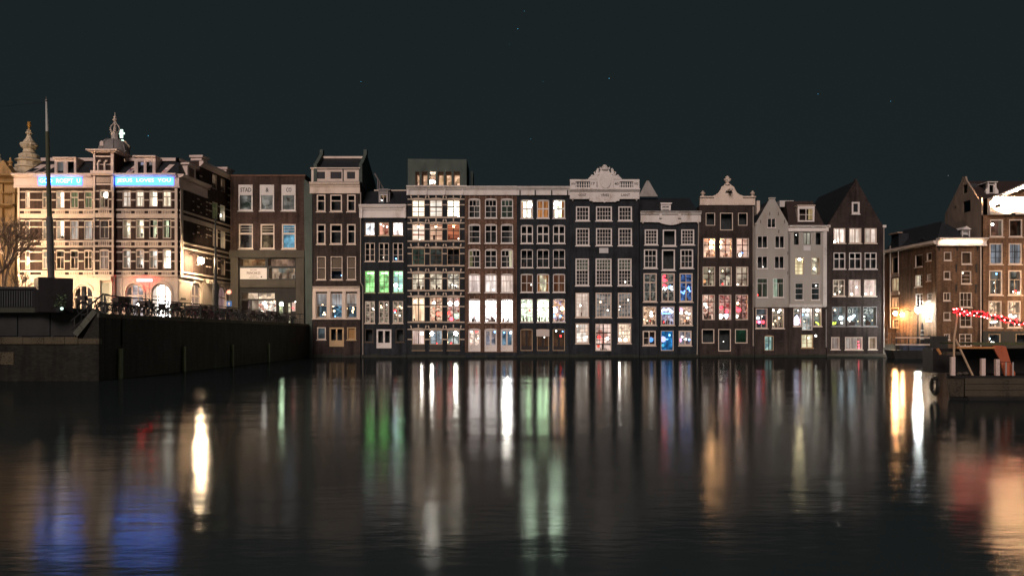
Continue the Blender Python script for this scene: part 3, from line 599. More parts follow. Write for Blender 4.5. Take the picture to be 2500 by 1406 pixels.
B.row(789, 838.5, [x3b[0], (1508, 1541)], ['4x2:.42/2x3:.58', '4x2:.38/4x3:.62'], [lit('room', (1, .86, .76), 1.1, (.9, .6, .45)), lit('room', (1, .74, .55), 1.2, (1, .6, .4))], fr=CREAM, fw=3.2, tw=1.4, lamps=[((1409, 796, .08, EW), (1433, 822, .1, EW)), ((1512, 829, .2, EBIG), (1528, 829, .2, EW))])
B.win(1453.5, 790, 1492.5, 856.5, '4x2:.30d/4x3:.40d/2x1:.20d', CREAM, 1.8, bars=BLACKP, tw=3, fill=lit('room', (1, .70, .60), .9, (.7, .2, .15)), name='door', sill=0, items=4, lamps=((1464, 823, .22, ERED), (1484, 826, .2, EW), (1462, 845, .2, emit('dim_red', (1, .12, .08), 1.2))))
B.bx('plaque', 1463, 605.5, 1485, 618, mat('plaque_stone', (.52, .52, .54), .7, .1), .002, .06)
B.wall([(1391.5, 480), (1560, 480), (1560, 892), (1391.5, 892)], TAR)
B.body(1391.5, 1560, 480, 12, TAR)
Z = lambda y: f.z(1476, y); U = f.u
# entablature with a hanging carved middle
pts = [(1391, 463), (1560, 463), (1560, 487), (1512, 487)]
for k in range(9):
    x = 1512 - 74 * (k + .5) / 9; pts += [(x + 3, 489 + (3 if k in (0, 8) else 5)), (x, 491.5 + (3 if 0 < k < 8 else 0) + (2 if k == 4 else 0)), (x - 3, 489 + (3 if k in (0, 8) else 5))]
pts += [(1438, 487), (1391, 487)]
B.part('entablature', MB().prism([(U(x), Z(y)) for x, y in pts], -.2, .32), WSTONE)
B.part('entablature_moulding', MB().prof(U(1390), U(1561), [(-.1, Z(463) + .02), (.62, Z(463) + .02), (.62, Z(465)), (.36, Z(470)), (-.1, Z(470))]), WSTONE)
for x0, x1, t in ((1412, 1431, 'OOST'), (1466, 1486, 'VRIES'), (1516, 1537, 'LANT')): B.text(t, x0, 474.5, x1, 480.5, .322, INK, bold=.006)
B.part('parapet', MB().bw(U(1391), U(1560), -.1, .36, Z(444.5), Z(439.5)).bw(U(1391), U(1560), -.1, .36, Z(462.8), Z(459)), WSTONE)
for x0, x1, t, q in ((1391.5, 1405, 'AN', (1394, 1403)), (1440, 1456, '17', (1442, 1451.5)), (1497, 1512, '40', (1499.5, 1509.5)), (1545, 1560, 'NO', (1548, 1557))):
    B.part('pedestal', MB().bw(U(x0), U(x1), -.08, .34, Z(458.95), Z(444.55)), WSTONE); B.text(t, q[0], 447, q[1], 453, .342, INK, bold=.004)
for x0, x1 in ((1405, 1440), (1512, 1545)):
    n = 6
    for k in range(n):
        x = U(x0 + (x1 - x0) * (k + .5) / n); h = Z(444.6) - Z(458.9); z = Z(458.9)
        B.part('baluster', MB().lathe(x, -.13, [(.09, z), (.09, z + h * .1), (.05, z + h * .18), (.13, z + h * .42), (.05, z + h * .72), (.09, z + h * .85), (.09, z + h)], 8), WSTONE)
crest = [(1436, 439.5), (1440, 436), (1446, 434), (1450, 430), (1455, 430), (1457, 423), (1462, 424), (1464, 418), (1474, 416), (1486, 418), (1489, 424), (1494, 423), (1497, 430), (1502, 431), (1507, 434), (1512, 436), (1516, 439.5), (1497, 439.5), (1496, 463), (1458, 463), (1457, 439.5)]
B.part('crest', MB().prism([(U(x), Z(y)) for x, y in crest], .0, .42), WSTONE)
mb = MB(); mb.prism([(U(1477) + 14 / 20 * math.cos(t), Z(441) + 22 / 20 * math.sin(t) * .95) for t in [math.pi * 2 * k / 20 for k in range(20)]], .42, .56); mb.smooth = False
B.part('shield', mb, WSTONE)
cr = MB().lathe(U(1476), -.2, [(.5, Z(417)), (.55, Z(414)), (.35, Z(412)), (.45, Z(409)), (.2, Z(406.5)), (.26, Z(404.5)), (.05, Z(403.5))], 10)
for sx in (-1, 1): cr.tube([(U(1476 + sx * 5), -.2, Z(415)), (U(1476 + sx * 11), -.2, Z(413)), (U(1476 + sx * 12), -.2, Z(409))], [.16, .14, .05], 6)
B.part('crown', cr, WSTONE)
for sx in (-1, 1):
    mb = MB(); X = lambda d: U(1476.5 + sx * d)
    mb.tube([(X(17), -.2, Z(429)), (X(19), -.2, Z(423)), (X(18), -.2, Z(418.5)), (X(17.5), -.2, Z(416))], [.32, .22, .2, .14], 8); mb.ball((X(17.3), -.2, Z(415)), .16)
    mb.tube([(X(20), -.2, Z(428)), (X(24), -.2, Z(427)), (X(26), -.2, Z(423)), (X(25), -.2, Z(420.5))], [.2, .15, .1, .04], 6)
    B.part('carved_lion', mb, WSTONE)
    mb = MB()
    mb.tube([(X(26), -.2, Z(434)), (X(31), -.2, Z(431)), (X(36), -.2, Z(436)), (X(41), -.2, Z(438))], [.2, .22, .14, .05], 6); B.part('scroll', mb, WSTONE)
    B.part('hanging_drop', MB().lathe(U(1476 + sx * 78), -.15, [(.02, Z(491.5)), (.1, Z(489)), (.06, Z(487.2))], 6), WSTONE)
B.part('rear_gable', MB().prism([(f.u(1558) + .8, f.z(1560, 486) + 1.1), (f.u(1606) + .85, f.z(1560, 486) + 1.1), (f.u(1583) + .85, f.z(1560, 446) + 1.1), (f.u(1577) + .85, f.z(1560, 446) + 1.1)], -5, -4.6), mat('grey_render', (.30, .29, .28), .9, .3))
B.part('chimney_pot', MB().lathe(f.u(1580) + .85, 4.8, [(.22, f.z(1560, 446) + .9), (.2, f.z(1560, 441) + .9), (.25, f.z(1560, 440) + .9)], 8), CONC)

# ---- 8: dark house, white cornice with a carved apron
B = Bld('canal_house', 'dark house with a white cornice and small dormer, neon signs glowing in its middle windows', 'house', FY(1561.5, .05), GRP); f = B.fac
B.row(560, 598, [(1574, 1606), (1663, 1695)], '4x2/4x2', fr=WHITE, fw=3, tw=1.4, sill=.1); B.win(1618, 560.5, 1650.5, 601, '1x1', WHITE, 3, sill=.1)
B.row(608.5, 655, [(1572, 1604.5), (1661, 1692.5)], ['3x1:.32/3x2:.68'] * 2, fr=WHITE, fw=3, tw=2, sill=.1, items=[0, 2]); B.win(1616, 609, 1648, 660, '1x1', WHITE, 3, sill=.1)
DK = lit('busy', (.45, .42, .36), .28, (.1, .1, .12)); BLR = lit('busy', (.15, .3, .8), .35, (.03, .05, .12))
B.row(667, 737, [(1571, 1603.5), (1615, 1647.5), (1659, 1691)], '2x1:.3/2x2:.7d', [DK, DK, BLR], fr=CREAM, fw=2.8, tw=2.6, items=[4, 3, 3], sill=.1)
NR = emit('neon_red', (1, .04, .06), 7); NB = emit('neon_blue', (.12, .30, 1), 6); NW = emit('neon_white', (.9, .95, 1), 6); NP = emit('neon_pink', (1, .25, .6), 4)
def neon(pp, m, r=.06, w=-.3, n=5): B.part('neon_sign', MB().tube([(B.fac.u(x), -w, B.fac.z(x, y)) for x, y in pp], r, n), m)
neon([(1626, 674), (1622, 673), (1618, 677), (1621, 681), (1626, 682), (1629, 684), (1624, 686), (1619, 684)], NR, .11)
neon([(1617, 697), (1622, 694), (1627, 697), (1622, 699)], NR, .09); neon([(1616, 700), (1619, 706), (1622, 700), (1625, 708), (1629, 701)], NW, .09)
neon([(1633, 698), (1635, 704), (1637, 699), (1639, 698)], NB, .12); neon([(1641, 698), (1639, 704), (1643, 708)], NW, .11)
neon([(1661, 711), (1666, 713), (1670, 717), (1673, 709)], NB, .09); neon([(1679, 706), (1682, 699), (1685, 711), (1688, 711)], NB, .08)
B.row(747.5, 794, [(1569.5, 1602.5), (1613.5, 1647), (1658, 1690.5)], '2x1:.3/2x2:.7', [lit('busy', (1, .62, .40), .8, (.4, .2, .12)), lit('busy', (.6, .55, .7), .7, (.3, .3, .6)), lit('busy', (1, .66, .5), .8, (.35, .2, .2))], fr=CREAM, fw=2.2, tw=1, items=[8, 8, 8],
      lamps=[((1573, 779, .1, EWw), (1581, 783, .08, EWw), (1592, 770, .2, EW), (1591, 763, .16, EW), (1587, 783, .06, ERED)), ((1641, 761, .2, EW), (1622, 786, .08, ERED), (1634, 785, .07, ERED)), ((1664, 757, .3, NP), (1665, 763, .2, EW), (1677, 763, .16, EW), (1684, 766, .15, EW), (1681, 776, .18, EWw), (1674, 783, .14, emit('orange_dim', (1, .35, .15), 2)))])
neon([(1616, 760), (1621, 755), (1627, 757), (1633, 754), (1639, 758), (1643, 763)], emit('neon_ice', (.55, .68, 1), 7), .13); neon([(1617, 764), (1625, 764), (1632, 765), (1640, 762)], NB, .12)
B.row(807, 843.5, [(1569, 1601), (1657, 1688.5)], '2x2d', [lit('room', (.12, .10, .09), .2), lit('room', (.5, .45, .5), .5, (.2, .12, .2))], fr=CREAM, fw=3, tw=3, items=[1, 2], lamps=[((1591, 829, .32, emit('blue_screen', (.12, .38, 1), 1.6)),), ((1662, 830, .22, NP), (1675, 828, .18, NW), (1684, 829, .12, EBLU), (1667, 822, .12, EW))])
B.win(1613.5, 807, 1644.5, 856, '2x1d', CREAM, 1.5, bars=mat('blue_door_paint', (.02, .10, .35), .4), tw=2, fill=lit('room', (.03, .25, .65), .6, (.02, .12, .3)), name='door', sill=0, lamps=((1621, 828, .38, emit('violet_glow', (.55, .55, 1), 1.8)), (1630, 828, .12, EBLU), (1636, 818, .12, EBLU), (1620, 843, .2, emit('cyan_glow', (.1, .5, .8), 1.2))))
B.wall([(1561.5, 517), (1706.5, 517), (1706.5, 892), (1561.5, 892)], TAR); B.body(1561.5, 1706.5, 519, 11, TAR, ridge=2.7, roofm=SLATE)
Z = lambda y: f.z(1635, y); U = f.u
apron = [(1563.5, 519), (1710, 519), (1710, 543), (1663, 543.5), (1658, 546.5), (1648, 549), (1637, 550.5), (1626, 549), (1614, 546), (1608, 543.5), (1563.5, 543)]
B.part('frieze', MB().prism([(U(x), Z(y)) for x, y in apron], -.1, .28), WSTONE)
B.part('cornice', MB().prof(U(1563), U(1710.5), [(-.1, Z(517)), (.7, Z(517.6)), (.7, Z(518.8)), (.5, Z(521)), (.45, Z(524)), (.3, Z(526)), (-.1, Z(526))]), WSTONE)
for x0, x1 in ((1608, 1614), (1654, 1661)): B.bx('cornice_bracket', x0, 524, x1, 534, WSTONE, .281, .5)
for x in (1569, 1703): B.part('hanging_drop', MB().lathe(U(x), -.2, [(.03, Z(547)), (.12, Z(545)), (.08, Z(543.1))], 6), WSTONE)
fb = f.back(.8); B.win(1616, 503, 1634.5, 520, '2x2', WHITE, 1, fill=lit('room', (.3, .2, .2), .25), fac=fb, sill=0)
B.wall([(1613.5, 499), (1638, 499), (1637, 521), (1614.5, 521)], WHITE, fac=fb, name='dormer')
B.part('dormer_roof', MB().prism([(fb.u(1611), fb.z(1625, 495.5)), (fb.u(1641), fb.z(1625, 495.5)), (fb.u(1638.2), fb.z(1625, 499)), (fb.u(1613.3), fb.z(1625, 499))], -2.5, .15).box(fb.u(1614.5), fb.u(1637), .201, 2.5, fb.z(1625, 521), fb.z(1625, 499.2)), WHITE, fac=fb)
pipe(B, 1705, 545, 866, x2=1701.5)

# ---- 9: brown neck gable
B = Bld('canal_house', 'tall brown house with a white bell shaped gable topped by an urn', 'house', FY(1707), GRP); f = B.fac
DR = mat('dark_red_casement', (.07, .014, .010), .5, .1)
B.row(519.5, 551, [(1723, 1746), (1802, 1825)], '1x1', fr=CREAM, fw=1.6, sill=0); B.win(1758, 519.5, 1789.5, 562.5, '1x1', CREAM, 1.8, sill=0)
x3 = [(1717, 1746.5), (1757, 1787.5), (1798, 1828.5)]
B.row(581.5, 629, x3, '2x1:.34d/2x2:.66d', [lit('room', (1, .60, .42), 1.0, (.8, .3, .15)), lit('room', (1, .62, .46), 1.0, (.8, .3, .18)), lit('room', (1, .64, .50), .95, (.8, .3, .2))], fr=CREAM, bars=DR, fw=1.8, tw=2, sill=0, items=[2, 3, 2],
      lamps=[((1739, 590, .22, EOR), (1738, 602, .26, EOR)), ((1761, 590, .18, EOR), (1760, 602, .2, EOR)), ((1814, 617, .12, EBLU), (1808, 622, .22, EW))])
x3 = [(1715.5, 1746), (1756, 1786.5), (1797, 1827)]
B.row(651, 698.5, x3, '2x1:.34d/2x2:.66d', [lit('room', (.75, .60, .42), .45, (.06, .05, .05)), lit('room', (.85, .68, .52), .6, (.08, .08, .07)), lit('room', (.85, .66, .50), .6, (.6, .42, .3))], fr=CREAM, bars=DR, fw=1.8, tw=2, sill=0, items=[3, 3, 1],
      lamps=[((1733, 662, .1, EW), (1721, 686, .26, emit('orange_screen', (1, .45, .2), 1.2))), ((1766, 661, .09, EWw), (1766, 693, .1, ERED)), ((1803, 694, .1, EW),)])
x3 = [(1714.5, 1745.5), (1755, 1785.5), (1796, 1826.5)]
RR = lit('busy', (.9, .45, .38), .6, (.5, .06, .06))
B.row(719, 781, x3, '2x1:.28d/2x3:.72d', [lit('busy', (1, .66, .52), .8, (.5, .15, .1)), RR, lit('busy', (.9, .45, .38), .5, (.08, .08, .08))], fr=CREAM, bars=DR, fw=1.8, tw=1.6, sill=0, items=[6, 5, 5],
      lamps=[((1723, 742, .16, EW), (1727, 750, .14, EW)), ((1763, 751, .22, NR), (1776, 760, .26, NR), (1762, 772, .3, EW), (1776, 771, .34, emit('ice_lamp', (.8, .9, 1), 5))), ((1803, 740, .12, emit('orange_lamp', (1, .52, .22), 75)), (1800, 752, .2, NR), (1806, 756, .3, NR), (1801, 772, .2, EW))])
B.row(803, 838, [(1713.5, 1744), (1794.5, 1825)], '1x1', [None, lit('room', (.04, .12, .07), .2)], fr=CREAM, fw=2, sill=0); B.win(1753.5, 803, 1784.5, 857.5, '1x1', CREAM, 2, sill=0, name='door', lamps=((1768, 834, .05, EW),))
B.wall([(1707.5, 501), (1840.5, 501), (1840.5, 892), (1707.5, 892)], DBRN); B.body(1707.5, 1840.5, 503, 11, DBRN, ridge=-1.4, roofm=SLATE)
Z = lambda y: f.z(1775, y); U = f.u
g = [(1709, 501), (1709, 482), (1741, 481), (1748, 478), (1756, 472), (1761, 464), (1763, 458), (1768, 455), (1772, 452), (1781, 452), (1785, 455), (1790, 458), (1793, 465), (1797, 472), (1805, 478), (1814, 481), (1843, 482), (1843, 501)]
B.part('gable', MB().prism([(U(x), Z(y)) for x, y in g], -.3, .12), CREAM)
B.part('gable_coping', MB().tube([(U(x), -.0, Z(y)) for x, y in g[2:16]], .13, 6), CREAM)
B.bx('gable_ledge', 1708, 480, 1742, 483, CREAM, .121, .3); B.bx('gable_ledge', 1813, 480, 1844, 483, CREAM, .121, .3)
for x0, x1 in ((1745, 1747), (1760, 1762.5), (1792, 1794), (1806, 1808)): B.bx('gable_rib', x0, 484, x1, 499, CREAM, .121, .17)
B.bx('hoist_beam', 1775, 464, 1783, 468, mat('white_beam', (.5, .45, .4), .6), .12, 1.3); B.part('hatch', MB().prism([(U(1770), Z(472)), (U(1788), Z(472)), (U(1786), Z(466)), (U(1772), Z(466))], .121, .14), INK)
def urn(x, y0, y1, k=1.0, yb=.05):
    z0, z1 = Z(y0), Z(y1); h = z1 - z0
    B.part('urn', MB().lathe(U(x), yb, [(.30 * k, z0), (.30 * k, z0 + .1 * h), (.12 * k, z0 + .2 * h), (.2 * k, z0 + .32 * h), (.34 * k, z0 + .55 * h), (.36 * k, z0 + .66 * h), (.16 * k, z0 + .76 * h), (.2 * k, z0 + .85 * h), (.04 * k, z0 + h)], 10), CREAM)
urn(1776, 452, 429.5, 1.3); urn(1716, 480, 466, .85); urn(1837.5, 480, 466, .85)
pipe(B, 1838, 505, 845)
for x in (1717, 1775, 1835): B.bx('wall_anchor', x, 636, x + 1, 644, METAL, .002, .06)

# ---- 10: cream spout gable
B = Bld('canal_house', 'small cream plastered house with a plain pointed gable above dark brick shop windows', 'house', FY(1842, .1), GRP); f = B.fac
B.win(1873.5, 533, 1894, 556, '2x1d', WHITE, 1.1, tw=1.4, sill=.05)
B.row(576, 605.5, [(1849, 1874), (1892, 1915)], '2x1d', fr=WHITE, fw=1.1, tw=1.6, sill=.05); B.row(625.5, 655.5, [(1849, 1874), (1891, 1914.5)], '2x1d', fr=WHITE, fw=1.1, tw=1.6, sill=.05, lamps=[((1864, 651, .06, EW),), ()])
B.row(679, 726, [(1848, 1874.5), (1887, 1914)], '1x1:.25/2x1:.75d', [lit('curtain', (.22, .25, .18), .16)] * 2, fr=WHITE, fw=1.3, tw=1.2, sill=.05, lamps=[((1850.5, 720, .16, ERED),), ()], curtain=[None, (lit('curtain', (.70, .95, .75), .6), .42, 0)])
B.row(752.5, 801.5, [(1845, 1874), (1885, 1914.5)], '1x1:.32/2x1:.68d', [lit('room', (.2, .22, .25), .25), bD], fr=CREAM, fw=1.9, tw=1.4, items=[2, 5], lamps=[((1853, 776, .2, emit('ice_lamp', (.8, .9, 1), 5)), (1850, 786, .14, NR), (1856, 786, .2, NP), (1866, 786, .2, NR), (1862, 772, .06, EW)), ((1890, 757, .14, EW), (1903, 761, .14, EW), (1907, 757, .14, EW), (1904, 776, .16, EWw), (1895, 783, .08, EWw), (1889, 791, .12, EWw))])
B.win(1866.5, 821, 1889, 855.5, '2x1d', TAN, 1.2, bars=BLACKP, tw=1.8, arch=2.5, fill=lit('room', (.5, .75, .68), .7, (.08, .15, .2)), name='door', sill=0)
B.wall([(1842.5, 750), (1925.5, 750), (1925.5, 892), (1842.5, 892)], DBRN, name='lower_wall')
B.wall([(1844, 749.9), (1844, 548), (1877.5, 489), (1877.5, 485), (1892.5, 485), (1892.5, 489), (1924.5, 546), (1925.5, 749.9)][::-1], STUCCO, name='upper_wall')
B.bx('gable_cap', 1876.5, 482.5, 1893.5, 485, STUCCO, -.2, .08); B.bx('gable_shoulder', 1842, 545, 1848, 549, STUCCO, .002, .1)
for x, y in ((1857, 541), (1915, 541), (1879, 522), (1900, 522), (1901, 565), (1923, 618), (1923, 666)): B.bx('wall_anchor', x - .5, y - 4, x + .7, y + 4, METAL, .002, .06)
B.bx('wall_plate', 1903, 832, 1912, 834, METAL, .002, .05)
fA, fB_ = f.u(1843), f.u(1925); B.part('roof', MB().prism([(fA, f.z(1880, 549)), (fB_, f.z(1880, 547)), (f.u(1885), f.z(1885, 487))], -11, -.205), SLATE)
B.part('side_wall', MB().box(f.u(1842.5) + .01, f.u(1842.5) + .25, .201, 11, -1, f.z(1880, 549)).box(f.u(1925) - .25, f.u(1925), .201, 11, -1, f.z(1880, 549)).box(fA, fB_, 10.8, 11, -1, f.z(1880, 549)), STUCCO)
B.part('chimney', MB().box(f.u(1866), f.u(1874), 3, 4, f.z(1870, 515), f.z(1870, 480)), CREAM)

# ---- 11: cream house with mansard dormer
B = Bld('canal_house', 'cream plastered house with a big roof dormer and a shop door with glowing figures', 'house', FY(1926, .05), GRP); f = B.fac
B.row(568, 597.5, [(1938.5, 1950), (1991.5, 2003.5)], '1x2', fr=METAL, fw=.8, sill=0, lamps=[((1946, 573, .05, EW),), ()]); B.win(1961.5, 568, 1979, 597, '2x1', METAL, .8, fill=lit('curtain', (1, .92, .74), .55, (.4, .32, .28)), sill=0)
YL = lit('curtain', (1, .82, .50), .95, (.85, .6, .3))
B.row(629, 670.5, [(1941, 1961.5), (1981, 2001)], ['1x1:.33/1x3:.67', '1x1:.33/1x1:.67'], [YL, lit('busy', (1, .86, .62), .8, (.3, .25, .2))], fr=TAN, fw=.9, tw=1, sill=0, lamps=[((1954, 632, .25, emit('yellow_lamp', (1, .84, .48), 200)),), ((1991, 655, .15, EW),)])
B.row(691, 732, [(1941, 1961.5), (1981, 2001)], '1x1:.3/1x2:.7', [lit('curtain', (.14, .17, .16), .18), lit('curtain', (.1, .12, .12), .15)], fr=WHITE, fw=1, tw=1.4, sill=.04, lamps=[(), ((1994.5, 697, .09, EW),)])
SH = lit('busy', (.55, .56, .48), .5, (.2, .2, .18))
B.row(752, 796.5, [(1937, 1957), (1985.5, 2006)], '1x1:.25/1x1:.75', [SH, SH], fr=CREAM, fw=1.8, tw=1.2, items=[2, 3], lamps=[((1951, 758, .08, EW),), ((1999, 757, .2, EW), (1996, 768, .12, EWw))])
B.win(1957.8, 752, 1983.5, 806, '1x1:.22/2x1:.6d/2x1:.18d', WHITE, 1.6, fill=lit('room', (.6, .63, .6), .7, (.3, .35, .35)), name='door', sill=0, lamps=((1964, 757, .24, EW), (1976, 757, .2, EW), (1960, 768, .18, EBLU), (1973, 768, .15, EW), (1966, 784, .06, EWw)))
neon([(1938, 792), (1940, 783), (1944, 778), (1947, 772), (1950, 780), (1951, 790)], emit('neon_lilac', (.8, .75, 1), 4), .2, w=-.35); neon([(1941, 790), (1947, 786), (1947, 793)], emit('neon_lilac', (.8, .75, 1), 4), .25, w=-.35); neon([(1953, 782), (1954, 788)], NR, .14, w=-.35); neon([(1994, 786), (1999, 789), (2002, 793)], emit('neon_yellow', (.8, 1, .1), 3), .07, w=-.35)
B.win(1956.5, 816.5, 1985, 849, '2x3d', YEL, 1.5, tw=2.8, fill=lit('curtain', (1, .92, .62), .8), lamps=((1976, 825, .1, EW),))
B.part('wall_lamp', MB().ball((f.u(1990), -.2, f.z(1990, 819.5)), .12), EW)
B.bx('plaque', 1961.5, 600, 1978.5, 612, mat('plaque_stone', (.52, .52, .54), .7, .1), .002, .05)
B.wall([(1926, 750.1), (2018, 750.1), (2018, 892), (1926, 892)], DBRN, name='lower_wall'); B.wall([(1926, 555), (2017.5, 555), (2017.5, 750), (1926, 750)], STUCCO, name='upper_wall')
B.bx('stone_band', 1926.5, 743, 2007, 750, mat('grey_white_band', (.48, .47, .46), .8), .002, .12); B.bx('corner_pilaster', 2009, 566, 2018, 748, mat('grey_white_band', (.48, .47, .46), .8), .002, .1)
B.cornice('cornice', 1924, 2022, 551.5, 565, WHITE, out=.5)
a, b = U(1926) if False else f.u(1926), f.u(2014); zt, zr = f.z(1970, 552), f.z(1970, 496) + .5
B.part('roof', MB().add([(a, .05, zt), (b, .05, zt), (b - .9, 1.6, zr), (a + .2, 1.6, zr), (a, 11, zt), (b, 11, zt), (b - .9, 9, zr), (a + .2, 9, zr)], [(0, 1, 2, 3), (1, 5, 6, 2), (4, 0, 3, 7), (5, 4, 7, 6), (3, 2, 6, 7)]), TILE)
B.body(1926, 2018, 553, 11, STUCCO)
fb = f.back(.15); B.win(1950.5, 509, 1986, 539.5, '2x2d', WHITE, 1.4, tw=1.6, fill=lit('room', (.10, .06, .05), .2), fac=fb, sill=.05, curtain=(lit('curtain', (1, .78, .42), .5), 0, .28))
B.wall([(1947.5, 503), (1989, 503), (1988, 542), (1948.5, 542)], WHITE, fac=fb, name='dormer')
B.part('dormer_side', MB().box(fb.u(1948), fb.u(1988), .201, 2.2, fb.z(1970, 541), fb.z(1970, 540)).box(fb.u(1948), fb.u(1949.5), .201, 2.2, fb.z(1970, 539.9), fb.z(1970, 503)).box(fb.u(1987), fb.u(1988.5), .201, 2.2, fb.z(1970, 539.9), fb.z(1970, 503)).box(fb.u(1946), fb.u(1990), -.1, 2.4, fb.z(1970, 502.9), fb.z(1970, 501)), CREAM, fac=fb)
B.part('roof_box', MB().box(f.u(1917), f.u(1952), 2, 4, f.z(1930, 499), f.z(1930, 483)), mat('grey_white_band', (.48, .47, .46), .8))
pipe(B, 2016, 755, 848, LEAD); pipe(B, 1927.5, 570, 742, LEAD)

# ---- 12: broad pointed brick gable
B = Bld('canal_house', 'dark brick house with a broad steep pointed gable and one tiny attic window', 'house', FY(2018.5, .0), GRP); f = B.fac
B.win(2079.5, 493, 2099, 522.5, '1x1', WHITE, 4.2, sill=.05)
x3 = [(2035, 2064), (2073, 2103), (2111, 2140.5)]
B.row(557, 594, x3, '2x1d', [lit('curtain', (1, .84, .76), 1.05), lit('curtain', (1, .80, .68), .9), lit('curtain', (.95, .74, .64), .8, (.5, .42, .25))], fr=CREAM, fw=2.2, tw=2.6, sill=.08, lamps=[((2040, 590, .18, EBIG),), (), ()])
B.row(616.5, 657, x3, '2x1:.36d/2x1:.64d', fr=WHITE, fw=2.1, tw=2.4, sill=.1, items=[2, 0, 0])
B.row(682.5, 723, [(2033.5, 2063), (2072, 2101.5), (2109.5, 2139)], '2x1:.36d/2x1:.64d', [bD, lit('curtain', (1, .78, .72), .85), lit('curtain', (1, .78, .72), .85)], fr=CREAM, fw=2.1, tw=2.2, sill=.1, items=[4, 2, 1], lamps=[((2041, 718, .1, EW), (2052, 712, .08, EW)), ((2093.5, 701, .1, EW), (2082, 718, .18, EW)), ((2115, 718, .25, lit('room', (1, .9, .85), 2.2)), (2130, 716, .25, lit('room', (1, .9, .85), 2.2)))])
SG = lit('busy', (.42, .47, .47), .45, (.16, .19, .19))
B.row(748.5, 796.5, [(2031, 2064.5), (2068.8, 2103), (2106.7, 2141)], '2x1:.38/1x1:.62', [lit('room', (.42, .48, .5), .4), SG, SG], fr=LEAD, fw=1.8, tw=1, sill=.08, items=[3, 6, 6],
      lamps=[((2057, 776, .26, emit('shop_ice', (.7, .88, 1), 6)), (2058, 788, .12, EW), (2041, 757, .1, EWw)), ((2082, 776, .25, emit('shop_ice', (.7, .88, 1), 6)), (2076, 778, .2, emit('shop_ice', (.7, .88, 1), 6)), (2088, 771, .18, emit('shop_ice', (.7, .88, 1), 6)), (2077, 784, .06, EW), (2097, 784, .05, EWw)), ((2113, 773, .07, EW), (2113, 781, .05, EW), (2132, 782, .05, EWw))])
neon([(2039, 787), (2034, 788), (2033, 792), (2042, 790), (2043, 786)], emit('neon_yellow', (.8, 1, .1), 3), .06, w=-.3)
PAL = emit('window_lettering_glow', (.75, .8, .72), .8)
B.text('01', 2071, 754, 2083, 765, -.08, PAL); B.text('29', 2109, 754, 2133, 765, -.08, PAL)
B.row(822.5, 853, [(2029.5, 2050), (2120.5, 2140.5)], '1x1', [lit('curtain', (.6, .5, .46), .5), lit('curtain', (.62, .45, .32), .42)], fr=CREAM, fw=2, sill=.1)
B.win(2063, 822.5, 2106, 853.5, '3x1', CREAM, 2, fill=lit('curtain', (.6, .5, .46), .5), lamps=((2099, 842, .12, emit('red_glow', (1, .08, .12), 6)), (2098.5, 834, .08, emit('red_glow', (1, .08, .12), 6)), (2099.5, 849, .14, emit('red_glow', (1, .08, .12), 6))))
B.wall([(2019, 892), (2156, 892), (2156, 553), (2093.5, 444), (2093.5, 438), (2086.5, 438), (2086.5, 444), (2019, 553)], DBRN)
B.part('side_wall', MB().box(f.u(2019) + .005, f.u(2019) + .25, .201, 12, -1, f.z(2080, 553)).box(f.u(2156) - .25, f.u(2156), .201, 12, -1, f.z(2080, 553)).box(f.u(2019), f.u(2156), 11.8, 12, -1, f.z(2080, 553)), DBRN)
B.part('roof', MB().prism([(f.u(2020), f.z(2080, 553)), (f.u(2155), f.z(2080, 553)), (f.u(2090), f.z(2090, 441))], -12, -.205), SLATE)
for x in (2018, 2154): B.bx('gutter_stone', x, 550, x + 8, 556, WHITE, .003, .2)
B.bx('plinth', 2019, 864, 2156, 869, CONC, .002, .1); pipe(B, 2156.5, 556, 848)
# ------------------------------------------------------------------ wet footings of the houses
ALG = mat('wet_footing', (.020, .024, .018), .35, .5, 2.2, dirt=(.008, .010, .009)); rp_ = random.Random(5)
for o_ in [o for o in COL.objects if o.name.startswith('canal_house')]:
    wl = [c for c in o_.children if c.name.startswith(('wall', 'lower_wall')) and not c.name.startswith(('wall_',))]
    wl = [c for c in wl if min(v.co.z for v in c.data.vertices) < 0]
    if not wl: continue
    xs_ = [v.co.x for c in wl for v in c.data.vertices]; a, b = min(xs_) + .003, max(xs_) - .003; x = a
    while x < b - .01:
        x1_ = min(b, x + rp_.uniform(.8, 1.6)); x1_ = b if b - x1_ < .3 else x1_
        part('footing_stone', MB().bw(x, x1_ - .01, .003, rp_.uniform(.03, .09), -.6, rp_.uniform(.18, .42)), ALG, o_); x = x1_
